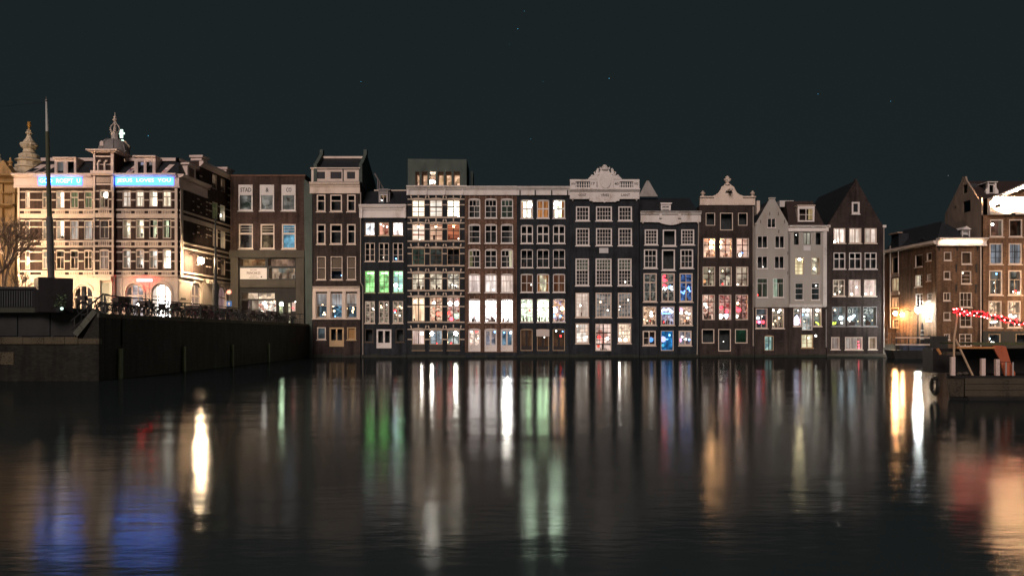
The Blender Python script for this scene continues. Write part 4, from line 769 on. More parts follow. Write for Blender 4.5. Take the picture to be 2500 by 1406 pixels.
# ------------------------------------------------------------------ water and land
def water_mat():
    m, nt, N, L = nodes('canal_water'); N.remove(N['Principled BSDF'])
    tc = N.new('ShaderNodeTexCoord'); 
    def nz(scale, det, st):
        mp = N.new('ShaderNodeMapping'); mp.inputs['Scale'].default_value = st; n = N.new('ShaderNodeTexNoise'); n.inputs['Scale'].default_value = scale; n.inputs['Detail'].default_value = det
        L.new(tc.outputs['Object'], mp.inputs[0]); L.new(mp.outputs[0], n.inputs[0]); return n
    a, b = nz(3.0, 4, (.5, 1.3, 1)), nz(.35, 2, (.6, 1, 1))
    c1 = N.new('ShaderNodeMath'); c1.operation = 'MULTIPLY'; c1.inputs[1].default_value = .0045; L.new(a.outputs[0], c1.inputs[0])
    c2 = N.new('ShaderNodeMath'); c2.operation = 'MULTIPLY'; c2.inputs[1].default_value = .024; L.new(b.outputs[0], c2.inputs[0])
    ad = N.new('ShaderNodeMath'); L.new(c1.outputs[0], ad.inputs[0]); L.new(c2.outputs[0], ad.inputs[1])
    bp = N.new('ShaderNodeBump'); bp.inputs['Strength'].default_value = 1; bp.inputs['Distance'].default_value = 1; L.new(ad.outputs[0], bp.inputs['Height'])
    g = N.new('ShaderNodeBsdfAnisotropic'); g.distribution = 'BECKMANN'; r0 = nz(.06, 3, (.5, 1.6, 1)); rr_ = N.new('ShaderNodeMapRange'); rr_.inputs[1].default_value = .35; rr_.inputs[2].default_value = .65; rr_.inputs[3].default_value = .115; rr_.inputs[4].default_value = .175; L.new(r0.outputs[0], rr_.inputs[0]); L.new(rr_.outputs[0], g.inputs['Roughness']); g.inputs['Color'].default_value = (.46, .47, .47, 1)
    L.new(bp.outputs[0], g.inputs['Normal'])
    d = N.new('ShaderNodeBsdfDiffuse'); d.inputs[0].default_value = (.030, .043, .046, 1)
    f = N.new('ShaderNodeFresnel'); f.inputs[0].default_value = 1.34
    mr = N.new('ShaderNodeMapRange'); mr.inputs[3].default_value = .0; mr.inputs[4].default_value = 1.0; L.new(f.outputs[0], mr.inputs[0])
    mx = N.new('ShaderNodeMixShader'); L.new(mr.outputs[0], mx.inputs[0]); L.new(d.outputs[0], mx.inputs[1]); L.new(g.outputs[0], mx.inputs[2])
    L.new(mx.outputs[0], N['Material Output'].inputs[0]); return m
struct('water', MB().add([(-300, -60, 0), (300, -60, 0), (300, 300, 0), (-300, 300, 0)], [(0, 1, 2, 3)]), water_mat())
QB = brick('quay_brick', (.0135, .0135, .0110), mortar=(.012, .012, .010), var=.6); COP = mat('coping_stone', (.062, .052, .032), .85, .55, .5)
PAVE = mat('street_paving', (.05, .045, .04), .85, .3, 2)
QX, QY, QZ = -24.75, 47.7, 4.05
struct('street', MB().box(-200, -25.3, 53, 300, -2, 4.0).box(-25.3, QX - .02, 48.3, 96.9, -2, 4.0), PAVE)
struct('land', MB().box(-45, 45.3, 110.5, 300, -2, 2.5).box(49.6, 250, 104.5, 300, -2, 1.4), mat('dark_ground', (.03, .03, .03)))
struct('harbour_bed', MB().box(-300, 300, -60, 300, -6, -5), mat('mud', (.02, .02, .018)))
# quay wall along the street, receding
q = thing('quay_wall', 'long dark brick quay wall that carries the street and the parked bicycles', 'quay wall')
part('wall', MB().box(QX - .5, QX, 48.35, 97, -1, 3.8), QB, q)
y = 48.35
while y < 96.5:
    part('coping_stone', MB().box(QX - .55, QX + .07, y + .01, min(y + 1.19, 96.9), 3.8, QZ + random.uniform(-.01, .01)), COP, q); y += 1.2
# lower landing wall with the sloping stair wall
l = thing('landing_wall', 'old brick landing wall with pale coping stones and a sloping end beside the stair', 'quay wall', loc=(0, QY, 0))
fl = Fac(0, QY)
P = lambda x, y: (fl.u(x), fl.z(x, y))
sl = [P(190, 822), P(238.5, 763)]
part('wall', MB().prism([(-110, -1), (QX - .0, -1), (QX, 3.8), (sl[1][0], sl[1][1]), (sl[0][0] + .1, 2.2), (-110, 2.2)], -.6, 0), QB, l)
x = -48.0
while x < sl[0][0] - .3:
    x1 = min(x + 1.25, sl[0][0] + .05); part('coping_stone', MB().bw(x + .012, x1 - .012, -.7, .09, 2.22, 2.63 + random.uniform(-.015, .015)), COP, l); x += 1.25
part('coping_stone', MB().bw(-110, -48.02, -.7, .09, 2.22, 2.62), COP, l)
part('coping_stone', MB().bw(sl[0][0] + .06, QX + .04, -.3, .06, 2.22, 2.55), COP, l)
d = Vector((sl[1][0] - sl[0][0], sl[1][1] - sl[0][1])).normalized(); n_ = Vector((-d.y, d.x)) * .34
for k in range(3):
    a = Vector(sl[0]) + (Vector(sl[1]) - Vector(sl[0])) * (k / 3 + .006); b = Vector(sl[0]) + (Vector(sl[1]) - Vector(sl[0])) * ((k + 1) / 3 - .006)
    part('coping_stone', MB().prism([tuple(a), tuple(b), tuple(b + n_), tuple(a + n_)], -.62, .08), mat('mossy_stone', (.075, .08, .065), .85, .3, 2), l)
part('coping_stone', MB().bw(sl[1][0], QX + .06, -.62, .08, 3.81, QZ + .03), mat('mossy_stone', (.075, .08, .065), .85, .3, 2), l)
part('stone_block', MB().bw(fl.u(-14), fl.u(34), .002, .04, fl.z(0, 890), fl.z(0, 859)), COP, l)
for x, w in (): part('eroded_ledge', MB().bw(fl.u(x), fl.u(x + w), .002, .12, -.1, .28), COP, l)
st = thing('stair', 'stone stair rising from the low landing to the street beside the bicycles', 'stair')
for k in range(6):
    x0 = sl[0][0] - .15 + k * .22; part('step', MB().box(x0, x0 + .215, QY + .62, QY + 2.6, 2.0, 2.75 + k * .24), COP, st)
part('side_wall', MB().prism([(sl[0][0] - .4, 2.1), (QX, 2.1), (QX, 4.02), (sl[1][0], 4.02), (sl[0][0] + .5, 2.9)], -QY - 2.9, -QY - 2.65), mat('ochre_render', (.20, .11, .05), .85, .3), st)  # orange light falling on the stair side is put into this colour
struct('landing', MB().box(-110, sl[0][0] - .3, QY + .61, 53, -1, 2.5), PAVE)
h = thing('handrail', 'twin black stair handrail rising to the corner of the quay', 'railing')
for dz in (0, .55):
    a, b = P(166, 775 + 8), P(246, 716)
    pa, pb = (a[0], QY + .35, a[1] - dz), (b[0], QY + .35, b[1] - dz)
    part('rail', MB().tube([pa, pb, (pb[0] + .35, QY + .5, pb[2] - .1)], .045, 6), METAL, h)
for k in (.1, .5, .95):
    a, b = P(166, 783), P(246, 716); x = a[0] + (b[0] - a[0]) * k; zt = a[1] + (b[1] - a[1]) * k
    part('post', MB().tube([(x, QY + .35, max(2.6, zt - 1.3)), (x, QY + .35, zt)], .035, 5), METAL, h)
r_ = thing('quay_railing', 'low black railing along the street edge behind the bicycles', 'railing')
for y in range(49, 97, 3): part('post', MB().box(QX - .36, QX - .28, y, y + .08, 4.0, 5.16), METAL, r_)
part('rail', MB().tube([(QX - .32, 48.9, 5.2), (QX - .32, 96.8, 5.2)], .045, 6), METAL, r_); part('rail', MB().tube([(QX - .32, 48.9, 4.65), (QX - .32, 96.8, 4.65)], .03, 5), METAL, r_)
for i, (px, y0, y1) in enumerate(((295, 848, 910), (450, 838, 893), (568, 835, 880), (656, 832, 873))):
    fq = Fac(QX + .06, 60, R(90)); t = (QX + .1) / ((px - 1250) / F)
    tag(obj('fender_post', MB().box(QX + .01, QX + .17, t - .16, t + .16, -1, 1.9).mesh('fender_post', mat('mossy_timber', (.13, .15, .08), .9, .4, 4))), 'mossy timber fender post, %s from the landing along the dark quay wall' % ['first', 'second', 'third', 'fourth'][i], 'post', 'fender posts on the quay wall')

# ------------------------------------------------------------------ corner hotel on the left
FL = Fac((435 - 1250) / F * 87, 87); YF = 87
xr = (560 - 1250) / F * 100
FS = Fac(FL.a.x, 87, math.atan2(100 - 87, xr - FL.a.x))
FT = Fac(FL.a.x, 86.55)
HB = brick('hotel_brick', (.040, .024, .019)); NEONBG = mat('blue_sign_board', (.04, .10, .35), .4, .1)
B = Bld('corner_hotel', 'large corner building of dark brick and cream stone with blue neon texts and domed turret', 'hotel', FL); f = FL
Wl = lit('curtain', (1, .90, .68), 1.25); Wg = lit('curtain', (.50, .55, .30), .38); Wp = lit('curtain', (.85, .68, .55), .5); Wb = lit('room', (1, .97, .82), 2.2); Wr = lit('room', (1, .92, .70), 1.5); Wd = lit('room', (.45, .32, .22), .3)
k1 = dict(fr=STONE, fw=2.2, tw=2.2, sill=0)
cl = [(61.5, 73), (103, 119.5), (136.5, 157.5), (171, 191.5), (205, 225.5)]; cr = [(299, 319.5), (331.5, 352), (364, 385), (397, 418)]
B.row(467.5, 508.5, cl, '1x1:.33/2x1:.67', [Wl, Wr, Wb, Wg, Wg], arch=1.5, **k1); B.row(466.5, 505, cr, '1x1:.33/2x1:.67', [lit('curtain', (1, .84, .72), .95), lit('curtain', (1, .90, .74), 1.1), Wb, Wl], arch=1.5, lamps=[(), ((350, 469, .1, EW),), ((384, 493, .22, EW),), ()], **k1)
B.row(538, 585, cl, '1x1:.33/2x1:.67', [Wp, Wb, Wb, lit('curtain', (.75, .66, .60), .6), lit('curtain', (.75, .66, .60), .6)], items=[0, 0, 3, 2, 3], **k1)
dk_ = (mat('dark_drape', (.03, .018, .015), .9, .1), .0, .35)
B.row(535.5, 582.5, cr, '1x1:.33/2x1:.67', [Wr, Wr, lit('room', (.9, .95, .62), .8), lit('room', (.85, .95, .62), 1.0)], curtain=[None, None, (dk_[0], .3, .12), (dk_[0], 0, .35)], items=[0, 2, 1, 1], **k1)
B.row(612, 657.5, cl, ['1x1:.33/2x1:.67'] * 4 + ['2x1:.33d/2x1:.67d'], [Wp, Wb, Wd, Wd, lit('room', (.55, .36, .2), .4, (.1, .05, .03))], arch=2.5, items=[0, 0, 2, 2, 2], **k1)
B.row(610.5, 656, cr, '1x1:.33/2x1:.67', [lit('room', (.95, .85, .75), 1.0), lit('room', (1, .92, .82), 1.2), lit('room', (1, .92, .82), 1.2), Wb], arch=2.5, items=[2, 3, 2, 0], lamps=[(), (), (), ((408, 650, .5, EW),)], **k1)
ft = FT
B.win(243, 464.5, 265, 508, '1x1:.36/2x1:.64', fill=Wb, fac=ft, arch=1.5, curtain=(lit('curtain', (.7, .55, .35), .3), .25, .15), lamps=((254, 475, .4, EW),), **k1)
B.win(243, 537, 266, 583, '1x1:.36/2x1:.64', fill=lit('curtain', (.42, .30, .24), .22), fac=ft, **k1)
B.win(243, 611, 266, 658, '1x1:.30/2x1:.70', fill=lit('curtain', (.72, .52, .42), .42), fac=ft, arch=2.5, **k1)
# ground floor arches (true round openings)
def arch_pts(f, x0, x1, yt, yb, n=12):
    a, b = f.u(x0), f.u(x1); r = (b - a) / 2; zt = f.z((x0 + x1) / 2, yt); zb = 4.05; c = (a + b) / 2
    return [(a, zb), (b, zb)] + [(c + r * math.cos(math.pi * k / n), zt - r + r * math.sin(math.pi * k / n)) for k in range(n + 1)]
def arch_window(f, x0, x1, yt, fill, frame=STONE, wd=.0, ring=True, items=0, bars=3):
    pts = arch_pts(f, x0, x1, yt, 790); a, b = f.u(x0), f.u(x1); r = (b - a) / 2; c = (a + b) / 2; zt = max(p[1] for p in pts); zs = zt - r
    M = B.rel(f) @ T(a, 0, 4.05); sh = lambda q: [(p[0] - a, p[1] - 4.05) for p in q]
    mb = MB(); inner = [(c + (p[0] - c) * .90, 4.15 + (p[1] - 4.15) * .955) for p in pts]
    mb.prism(sh(pts), -.22, -.05, 0, [sh(inner)[::-1]])
    for k in range(1, bars):
        x = 2 * r * k / bars; hh = zs + math.sqrt(max(.01, (r * .9) ** 2 - (x - r) ** 2)) - 4.05; mb.bw(x - .05, x + .05, -.18, -.08, .1, hh)
    mb.bw(r * .1, 2 * r - r * .1, -.19, -.07, zs - 4.05 - .45, zs - 4.05 - .30)
    w = obj('arched_window', mb.mesh('arched_window', frame), B.root, M)
    g = MB(); q = sh(inner); g.add([(p[0], .13, p[1]) for p in q], [tuple(range(len(q)))]); obj('pane', g.mesh('pane', GLASS), w)
    rm = MB(); v = [(-.1, .23, 0), (2 * r + .1, .23, 0), (2 * r + .1, 1.6, 0), (-.1, 1.6, 0)]; H = zt - 4.0
    rm.add([(-.1, 1.6, 0), (2 * r + .1, 1.6, 0), (2 * r + .1, 1.6, H), (-.1, 1.6, H)], [(0, 1, 2, 3)])
    rm.box(-.12, -.1, .23, 1.6, 0, H, 1).box(2 * r + .1, 2 * r + .12, .23, 1.6, 0, H, 1).box(-.1, 2 * r + .1, .23, 1.6, H, H + .02, 1)
    part('interior', rm, [fill, ROOM], w)
    if ring:
        o1 = [(c + (p[0] - c) * 1.17, p[1] if p[1] < zs else zs + (p[1] - zs) * 1.17) for p in pts]; mb = MB().prism(sh(o1), .002, .12, 0, [sh(pts)[::-1]]); part('arch_moulding', mb, STONE, w)
    return pts
ARC = [arch_window(FL, 181, 227, 694, lit('room', (.30, .24, .20), .28, (.5, .4, .35))), arch_window(FL, 307, 351, 691.5, lit('room', (.75, .62, .62), .8, (.5, .4, .42))), arch_window(FL, 370.5, 418.5, 691.5, lit('plain', (1, .97, .95), 2.6))]
ARC0 = arch_window(FL, 66, 92, 694, lit('room', (.30, .24, .20), .28))
ARS = [arch_window(FS, 465.7, 489, 690, lit('busy', (.9, .8, .85), 1.3, (.8, .15, .25)), bars=2), arch_window(FS, 532, 550.5, 698, lit('busy', (.9, .85, .95), 1.6, (.8, .2, .4)), bars=2)]
# side wing windows, far end only
zf = lambda y: FL.z(300, y)
for (x0, y0, x1, y1, fl_) in ((518.5, 494, 531.5, 535, lit('room', (.45, .75, .35), .5)), (537.5, 501, 550, 540, lit('room', (.5, .8, .42), .6)), (519.5, 558, 531.5, 602, Wr), (538.5, 564, 550, 607, Wr), (539, 633, 550, 672, Wd), (519.5, 628, 531.5, 668, Wd)):
    B.win(x0, y0, x1, y1, '1x1:.33/2x1:.67', STONE, 1.6, fill=fl_, fac=FS, sill=0, lamps=((545, 526, .22, EW),) if y0 == 501 else ())
B.win(518.6, 426, 530, 462, '2x1', STONE, 1.8, fill=lit('curtain', (.6, .42, .28), .3), fac=FS, sill=0); B.win(539, 437, 550, 469, '2x1', STONE, 1.8, fill=lit('curtain', (.6, .42, .28), .3), fac=FS, sill=0)
uL = f.u(45); W2 = FS.u(562)
zg, zgf, ztop, zroof = 4.05, zf(672), zf(458), zf(379)
B.wallz([(uL, zgf), (0, zgf), (0, ztop), (uL, ztop)], HB, f, 'brick_wall')
B.wallz([(uL, zg - 1), (0, zg - 1), (0, zgf - .002), (uL, zgf - .002)], STONE, f, 'stone_ground_floor', arches=[a_[::-1] for a_ in ARC + [ARC0]])
ztw = zf(385) + .6
B.wallz([(.2, zgf), (W2, zgf), (W2, ztw), (FS.u(487), ztw), (FS.u(487), ztop), (.2, ztop)], HB, FS, 'brick_wall')
B.wallz([(.2, zg - 1), (W2, zg - 1), (W2, zgf - .002), (.2, zgf - .002)], STONE, FS, 'stone_ground_floor', arches=[a_[::-1] for a_ in ARS])
# turret bay
tu0, tu1 = ft.u(229), ft.u(279)
B.wallz([(tu0, zgf), (tu1, zgf), (tu1, zf(371)), (tu0, zf(371))], HB, ft, 'turret_wall')
B.part('turret_side', MB().box(tu0, tu0 + .2, .201, 2.2, zgf, zf(371)).box(tu1 - .2, tu1, .201, 2.2, zgf, zf(371)), HB, ft)
B.part('turret_pier', MB().bw(tu0, tu1, -.2, .0, zg, zgf - .003), STONE, ft)
B.win(246, 690, 270, 752, '1x1:.25/1x1:.75', STONE, 2.5, fill=lit('room', (.42, .40, .34), .35), name='door', sill=0) if False else B.bx('door_recess', 247, 690, 269, 770, mat('pale_green_door', (.20, .21, .17), .5), .001, .03, fac=ft)
B.bx('door_hood', 240, 676, 276, 685, STONE, .002, .5, fac=ft)
for x0, x1 in ((240, 246.5), (269.5, 276)): B.bx('door_pilaster', x0, 685.1, x1, 770, STONE, .002, .2, fac=ft)
segs_l = [45.5] + [v for p in cl for v in p] + [228.5]; segs_r = [279.5] + [v for p in cr for v in p] + [430]
def hband(y0, y1, w=.06, gaps=True, name='stone_band', wt=None, fr=(45, 229, 279.3, 434.7)):
    mb = MB(); z0, z1 = zf(y1), zf(y0)
    if gaps:
        for sg in (segs_l, segs_r):
            for i in range(0, len(sg), 2): B.part(name, MB().bw(f.u(sg[i]), f.u(sg[i + 1]), .002, w, z0, z1), STONE)
    else: mb.bw(f.u(fr[0]), f.u(fr[1]), .002, w, z0, z1).bw(f.u(fr[2]), f.u(fr[3]), .002, w, z0, z1)
    if mb.v: B.part(name, mb, STONE)
    mt = MB()
    if gaps: mt.bw(ft.u(229.5), ft.u(242.8), .002, w, z0, z1).bw(ft.u(266.2), ft.u(278.5), .002, w, z0, z1)
    else: mt.bw(ft.u(229), ft.u(279), .002, w + .02, z0, z1)
    B.part(name, mt, STONE, ft)
    ms = MB()
    if gaps:
        for a, b in ((.2, .7), (4.4, 4.9), (6.6, 7.1), (FS.u(510), FS.u(516)), (FS.u(532), FS.u(537)), (FS.u(551), FS.u(561))):
            B.part(name, MB().bw(a, b, .002, w, z0, z1), STONE, FS)
    else: ms.bw(w if name == 'stone_band' else .2, W2, .002, w, z0, z1)
    if ms.v: B.part(name, ms, STONE, FS)
for y in (467, 487, 537.5, 553, 614, 636): hband(y, y + 3.2)
for y0, y1, w in ((510.5, 515, .14), (522, 533, .10), (587, 591.5, .14), (600, 604.5, .12), (660.5, 664.5, .14), (671, 676, .2)): hband(y0, y1, w, False, 'string_course')
for y0, y1 in ((515.1, 521.9), (591.6, 599.9), (664.6, 670.9)):   # little balusters under each window
    for (pairs, fc) in ((cl + cr, f), ([(243, 266)], ft)):
        for a, b in pairs:
            mb = MB(); n = 5 if b - a > 15 else 3
            for k in range(n + 1):
                x = fc.u(a) + (fc.u(b) - fc.u(a)) * k / n; mb.bw(x - .055, x + .055, .002, .12, zf(y1), zf(y0))
            o = B.part('balusters', mb, STONE, fc); o['kind'] = 'stuff'
for x0, x1, fc in ((45.2, 50, f), (428, 434.6, f), (229.2, 233.5, ft), (274.5, 279, ft)): B.bx('pilaster', x0, 458.1, x1, 671, STONE, .121, .17, fac=fc)
B.part('corner_pilaster', MB().bw(.17, .75, .15, .2, zf(671), zf(458.1)), STONE, FS)
# stone courses on the ground floor piers
for (a, b, fc) in ((46, 62, f), (97, 173, f), (282, 300, f), (356, 365, f), (424, 434.5, f)):
    for k in range(8):
        z0 = 4.1 + k * .62
        if z0 + .58 > zgf - .1: break
        B.part('stone_course', MB().bw(fc.u(a), fc.u(b), .002, .05, z0, z0 + .585), STONE, fc)
for (a, b) in ((.1, FS.u(460)), (FS.u(494), FS.u(527)), (FS.u(554), W2)):
    for k in range(8):
        z0 = 4.1 + k * .62
        if z0 + .58 > zgf - .1: break
        B.part('stone_course', MB().bw(a, b, .002, .05, z0, z0 + .585), STONE, FS)
for k in range(5): B.part('bracket', MB().bw(FS.u(500) + k * .5, FS.u(500) + k * .5 + .2, .2, .5, zgf - .45, zgf - .02), STONE, FS)
# cornice and frieze
HW = mat('hotel_white', (.60, .50, .46), .6, .12, .8, dirt=(.40, .30, .26))
mb = MB(); pr = [(-.1, zf(425)), (.75, zf(426)), (.75, zf(429)), (.45, zf(433)), (.2, zf(434)), (.2, zf(456)), (.28, zf(456.5)), (.28, zf(459)), (-.1, zf(459))]
B.part('cornice', MB().prof(f.u(36), f.u(228.8), pr), HW); B.part('cornice', MB().prof(f.u(279.2), .0, pr), HW)
B.part('cornice', MB().prof(-.2, FS.u(503), [(p[0] + .001, p[1] - .002) for p in pr]), HW, FS)
B.part('cornice', MB().prof(ft.u(226), ft.u(282), [(.001, zf(425) + .2), (.5, zf(425) + .2), (.5, zf(428)), (.2, zf(431)), (.001, zf(431))]), HW, ft)
B.part('dentils', (lambda m_: [m_.bw(.6 + k * .55, .8 + k * .55, .2, .42, zf(437), zf(434)) for k in range(12)][0])(MB()), HW, FS)['kind'] = 'stuff'
for x0, x1 in ((229.2, 234), (272, 278.8)): B.bx('turret_pilaster', x0, 374, x1, 424, HW, .002, .16, fac=ft); B.bx('turret_pilaster', x0, 431.2, x1, 466, HW, .002, .16, fac=ft)
B.bx('turret_rail', 234.2, 381, 271.8, 384, HW, .002, .10, fac=ft)
B.bx('turret_rail', 234.2, 401, 271.8, 402.8, HW, .002, .06, fac=ft); B.bx('turret_rail', 234.2, 448.5, 271.8, 452, HW, .002, .10, fac=ft); B.bx('turret_plaque', 236.5, 433, 269.5, 446.5, mat('plaque_dull', (.36, .29, .25), .8), .002, .12, fac=ft)
for x in (241, 257): B.part('turret_volute', MB().tube([(ft.u(x + 7), -.12, zf(396.5)), (ft.u(x + 2), -.12, zf(396)), (ft.u(x), -.12, zf(399)), (ft.u(x), -.12, zf(420)), (ft.u(x + 2), -.12, zf(424)), (ft.u(x + 7), -.12, zf(423))], .12, 6), HW, ft)
B.part('turret_cornice', MB().bw(ft.u(216), ft.u(292), -3.4, .6, zf(372.5), zf(369)).bw(ft.u(221), ft.u(287), -3.0, .4, zf(375.5), zf(372.51)), HW, ft)
# dome, lantern and spire
cx, cy = f.u(264), 1.3; R_ = 1 / 22.34
mb = MB().lathe(cx, cy, [(34 * R_, zf(369)), (34.5 * R_, zf(362)), (32 * R_, zf(352)), (26 * R_, zf(342)), (18 * R_, zf(336)), (10 * R_, zf(334))], 16); mb.smooth = True
B.part('dome', mb, LEAD)
for k in range(8):
    t = math.pi * 2 * (k + .5) / 8; B.part('dome_rib', MB().tube([(cx + r * R_ * math.cos(t), cy + r * R_ * math.sin(t), zf(y)) for r, y in ((34.5, 369), (35, 362), (32.5, 352), (26.5, 342), (18.5, 335.5))], .06, 5), LEAD)
B.part('dome_dormer', MB().prism([(f.u(245), zf(357)), (f.u(254), zf(357)), (f.u(254), zf(348)), (f.u(249.5), zf(344)), (f.u(245), zf(348))], -1, .15), HW)
B.part('lantern', MB().lathe(cx + .1, cy, [(9.5 * R_, zf(335)), (8.5 * R_, zf(330)), (9 * R_, zf(318)), (10.5 * R_, zf(317)), (10.5 * R_, zf(315.5)), (3 * R_, zf(315))], 8), mat('turret_zinc', (.40, .36, .33), .6, .2))
for k in range(6):
    t = math.pi * 2 * k / 6; B.part('crown_rib', MB().tube([(cx + .1 + r * R_ * math.cos(t), cy + r * R_ * math.sin(t), zf(y)) for r, y in ((9, 315), (11.5, 309), (10, 302), (5, 297), (2, 292))], .075, 5), mat('turret_zinc', (.40, .36, .33), .6, .2))
B.part('finial', MB().lathe(cx + .1, cy, [(4 * R_, zf(315)), (4.5 * R_, zf(306)), (2 * R_, zf(298)), (2.4 * R_, zf(290)), (5 * R_, zf(287)), (5.4 * R_, zf(284)), (2.2 * R_, zf(281)), (4 * R_, zf(279)), (1.4 * R_, zf(275)), (.9 * R_, zf(268)), (.2 * R_, zf(266))], 8), mat('turret_zinc', (.40, .36, .33), .6, .2))
# mansard roof, parapet, dormers, skylights
a0, a1 = f.u(50), -.1; zc, zr = zf(425) + .01, zf(385)
B.part('roof', MB().add([(a0, .2, zc), (a1, .2, zc), (a1 - .6, 2.0, zr), (a0 + 1.3, 2.0, zr), (a0, 12, zc), (a1 + 1.0, 13, zc), (a1 + .3, 11, zr), (a0 + 1.3, 11, zr)], [(0, 1, 2, 3), (1, 5, 6, 2), (5, 4, 7, 6), (4, 0, 3, 7), (3, 2, 6, 7)]), SLATE)
B.part('roof_fascia', MB().bw(a0 + 1.2, tu0 - .1, -2.1, -1.7, zr, zr + .35).bw(tu1 + .1, a1 - .5, -2.1, -1.7, zr, zr + .35), HW)
B.part('roof_fascia', MB().add([(a1 - .9, 1.7, zr), (a1 - .5, 1.7, zr), (a1 + .35, 11, zr), (a1 - .05, 11, zr), (a1 - .9, 1.7, zr + .35), (a1 - .5, 1.7, zr + .35), (a1 + .35, 11, zr + .35), (a1 - .05, 11, zr + .35)], [(0, 3, 2, 1), (4, 5, 6, 7), (0, 1, 5, 4), (1, 2, 6, 5), (2, 3, 7, 6), (3, 0, 4, 7)]), HW)
fd = f.back(.35)
for (x0, x1, wx, yt) in ((133, 186, ((137.5, 156.5), (163, 182)), 385), (328, 379.5, ((334, 352.5), (355, 374)), 381)):
    for i, (p_, q_) in enumerate(wx): B.win(p_, 393, q_, 426, '1x1', HW, 2, fill=([lit('curtain', (.5, .5, .52), .3), None] if x0 == 133 else [lit('room', (.72, .58, .58), .55, (.3, .35, .6)), lit('room', (.72, .58, .58), .55, (1, .9, .85))])[i], fac=fd, sill=0)
    B.wall([(x0, yt), (x1, yt), (x1, 428), (x0, 428)], HW, fac=fd, name='dormer')
    B.part('dormer_cornice', MB().bw(fd.u(x0 - 2), fd.u(x1 + 2), -3, .25, zf(yt + 1), zf(yt - 2)), HW, fd); B.part('dormer_side', MB().box(fd.u(x0), fd.u(x0) + .1, .201, 2, zf(428), zf(yt + 1)).box(fd.u(x1) - .1, fd.u(x1), .201, 2, zf(428), zf(yt + 1)), HW, fd)
def skylight(x0, x1, m, lean=.9):
    a, b = f.u(x0), f.u(x1); z0, z1 = zf(421), zf(395); y0 = .2 + (z0 - zc) / (zr - zc) * 1.8; y1 = .2 + (z1 - zc) / (zr - zc) * 1.8
    mb = MB().add([(a, y0 - .12, z0), (b, y0 - .12, z0), (b + lean, y1 - .12, z1), (a + lean, y1 - .12, z1), (a, y0, z0), (b, y0, z0), (b + lean, y1, z1), (a + lean, y1, z1)], [(0, 1, 2, 3), (0, 4, 5, 1), (1, 5, 6, 2), (2, 6, 7, 3), (3, 7, 4, 0)], 0)
    o = B.part('skylight', mb, HW); i = .16
    part('pane', MB().add([(a + i, y0 - .13, z0 + i), (b - i, y0 - .13, z0 + i), (b + lean - i, y1 - .13, z1 - i), (a + lean - i, y1 - .13, z1 - i)], [(0, 1, 2, 3)]), m, o)
skylight(59, 78, mat('dark_pane', (.03, .035, .045), .15), 1.0); skylight(85, 103, mat('dark_pane', (.03, .035, .045), .15), 1.0)
skylight(304, 317, lit('room', (.55, .40, .48), .4, (.8, .1, .1)), .5); skylight(390.5, 403, lit('room', (.9, .6, .55), .7, (.9, .1, .1)), .45)
# side dormer and raised rear part
fs2 = FS
B.part('side_dormer', MB().bw(2.2, 4.2, -1.2, -.05, zf(424), zf(392)).bw(2.0, 4.5, -1.3, .25, zf(391.9), zf(387)), HW, fs2)
B.part('side_dormer_pane', MB().bw(2.6, 3.7, -.049, -.02, zf(420), zf(397)), mat('dull_pane', (.12, .07, .05), .3), fs2)
u0 = FS.u(487)
B.part('raised_wall', MB().bw(u0, u0 + .25, -5, -.201, ztop, ztw).bw(W2 - .25, W2, -5, -.201, 3, ztw).bw(u0, W2, -5, -4.8, ztop, ztw), HB, FS)
B.part('roof', MB().bw(u0, W2, -5, -.1, ztw + .01, ztw + .15), SLATE, FS)
B.part('raised_cornice', MB().prof(u0 - .1, W2 + .1, [(.002, ztw + .1), (.5, ztw + .1), (.5, ztw - .15), (.15, ztw - .5), (.002, ztw - .5)]), HW, FS)
for a, b in ((u0 - .1, u0 + 1.4), (W2 - 1.8, W2 + .1)): B.part('parapet_block', MB().bw(a, b, -1, .3, ztw + .16, ztw + .5).bw(a - .15, b + .15, -1.1, .5, ztw + .5, ztw + .75), HW, FS)
for z0 in [ztop + .4 + k * .9 for k in range(6)]:
    if z0 < ztw - 1: B.part('stone_block', MB().bw(u0, u0 + .6, .002, .06, z0, z0 + .16).bw(W2 - .7, W2 - .05, .002, .06, z0, z0 + .16), STONE, FS)
for u_ in (3.3, 5.2, 6.6):
    for y in (478, 500, 560): B.part('wall_anchor', MB().bw(u_, u_ + .2, .002, .1, zf(y + 3), zf(y)), STONE, FS)
B.part('body_wall', MB().box(uL, uL + .3, .201, 14, -1, ztop + 1).box(uL + .3, 1.2, 13.7, 14, -1, ztop + 1), HB)
# neon texts
NEO = emit('neon_text', (.12, .55, 1), 15); NBG = emit('neon_board_halo', (.032, .115, 1), 8.5)
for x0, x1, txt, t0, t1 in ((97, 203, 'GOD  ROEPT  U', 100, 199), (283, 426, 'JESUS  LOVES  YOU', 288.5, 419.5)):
    a, b = f.u(x0), f.u(x1); o = B.part('neon_board', MB().bw(a, b, .205, .24, zf(453.5), zf(434)), NBG)  # the letters' blue halo on the board is put in as emission
    B.text(txt, t0, 437.5, t1, 448, .25, NEO, bold=.008)
s_ = B.part('red_sign', MB().bw(f.u(336.5), f.u(373.5), .12, .28, zf(688), zf(681)), emit('red_sign_glow', (1, .02, .02), 75))
B.bx('street_name_plate', 440, 727, 452, 731, METAL, .06, .09, fac=FS)

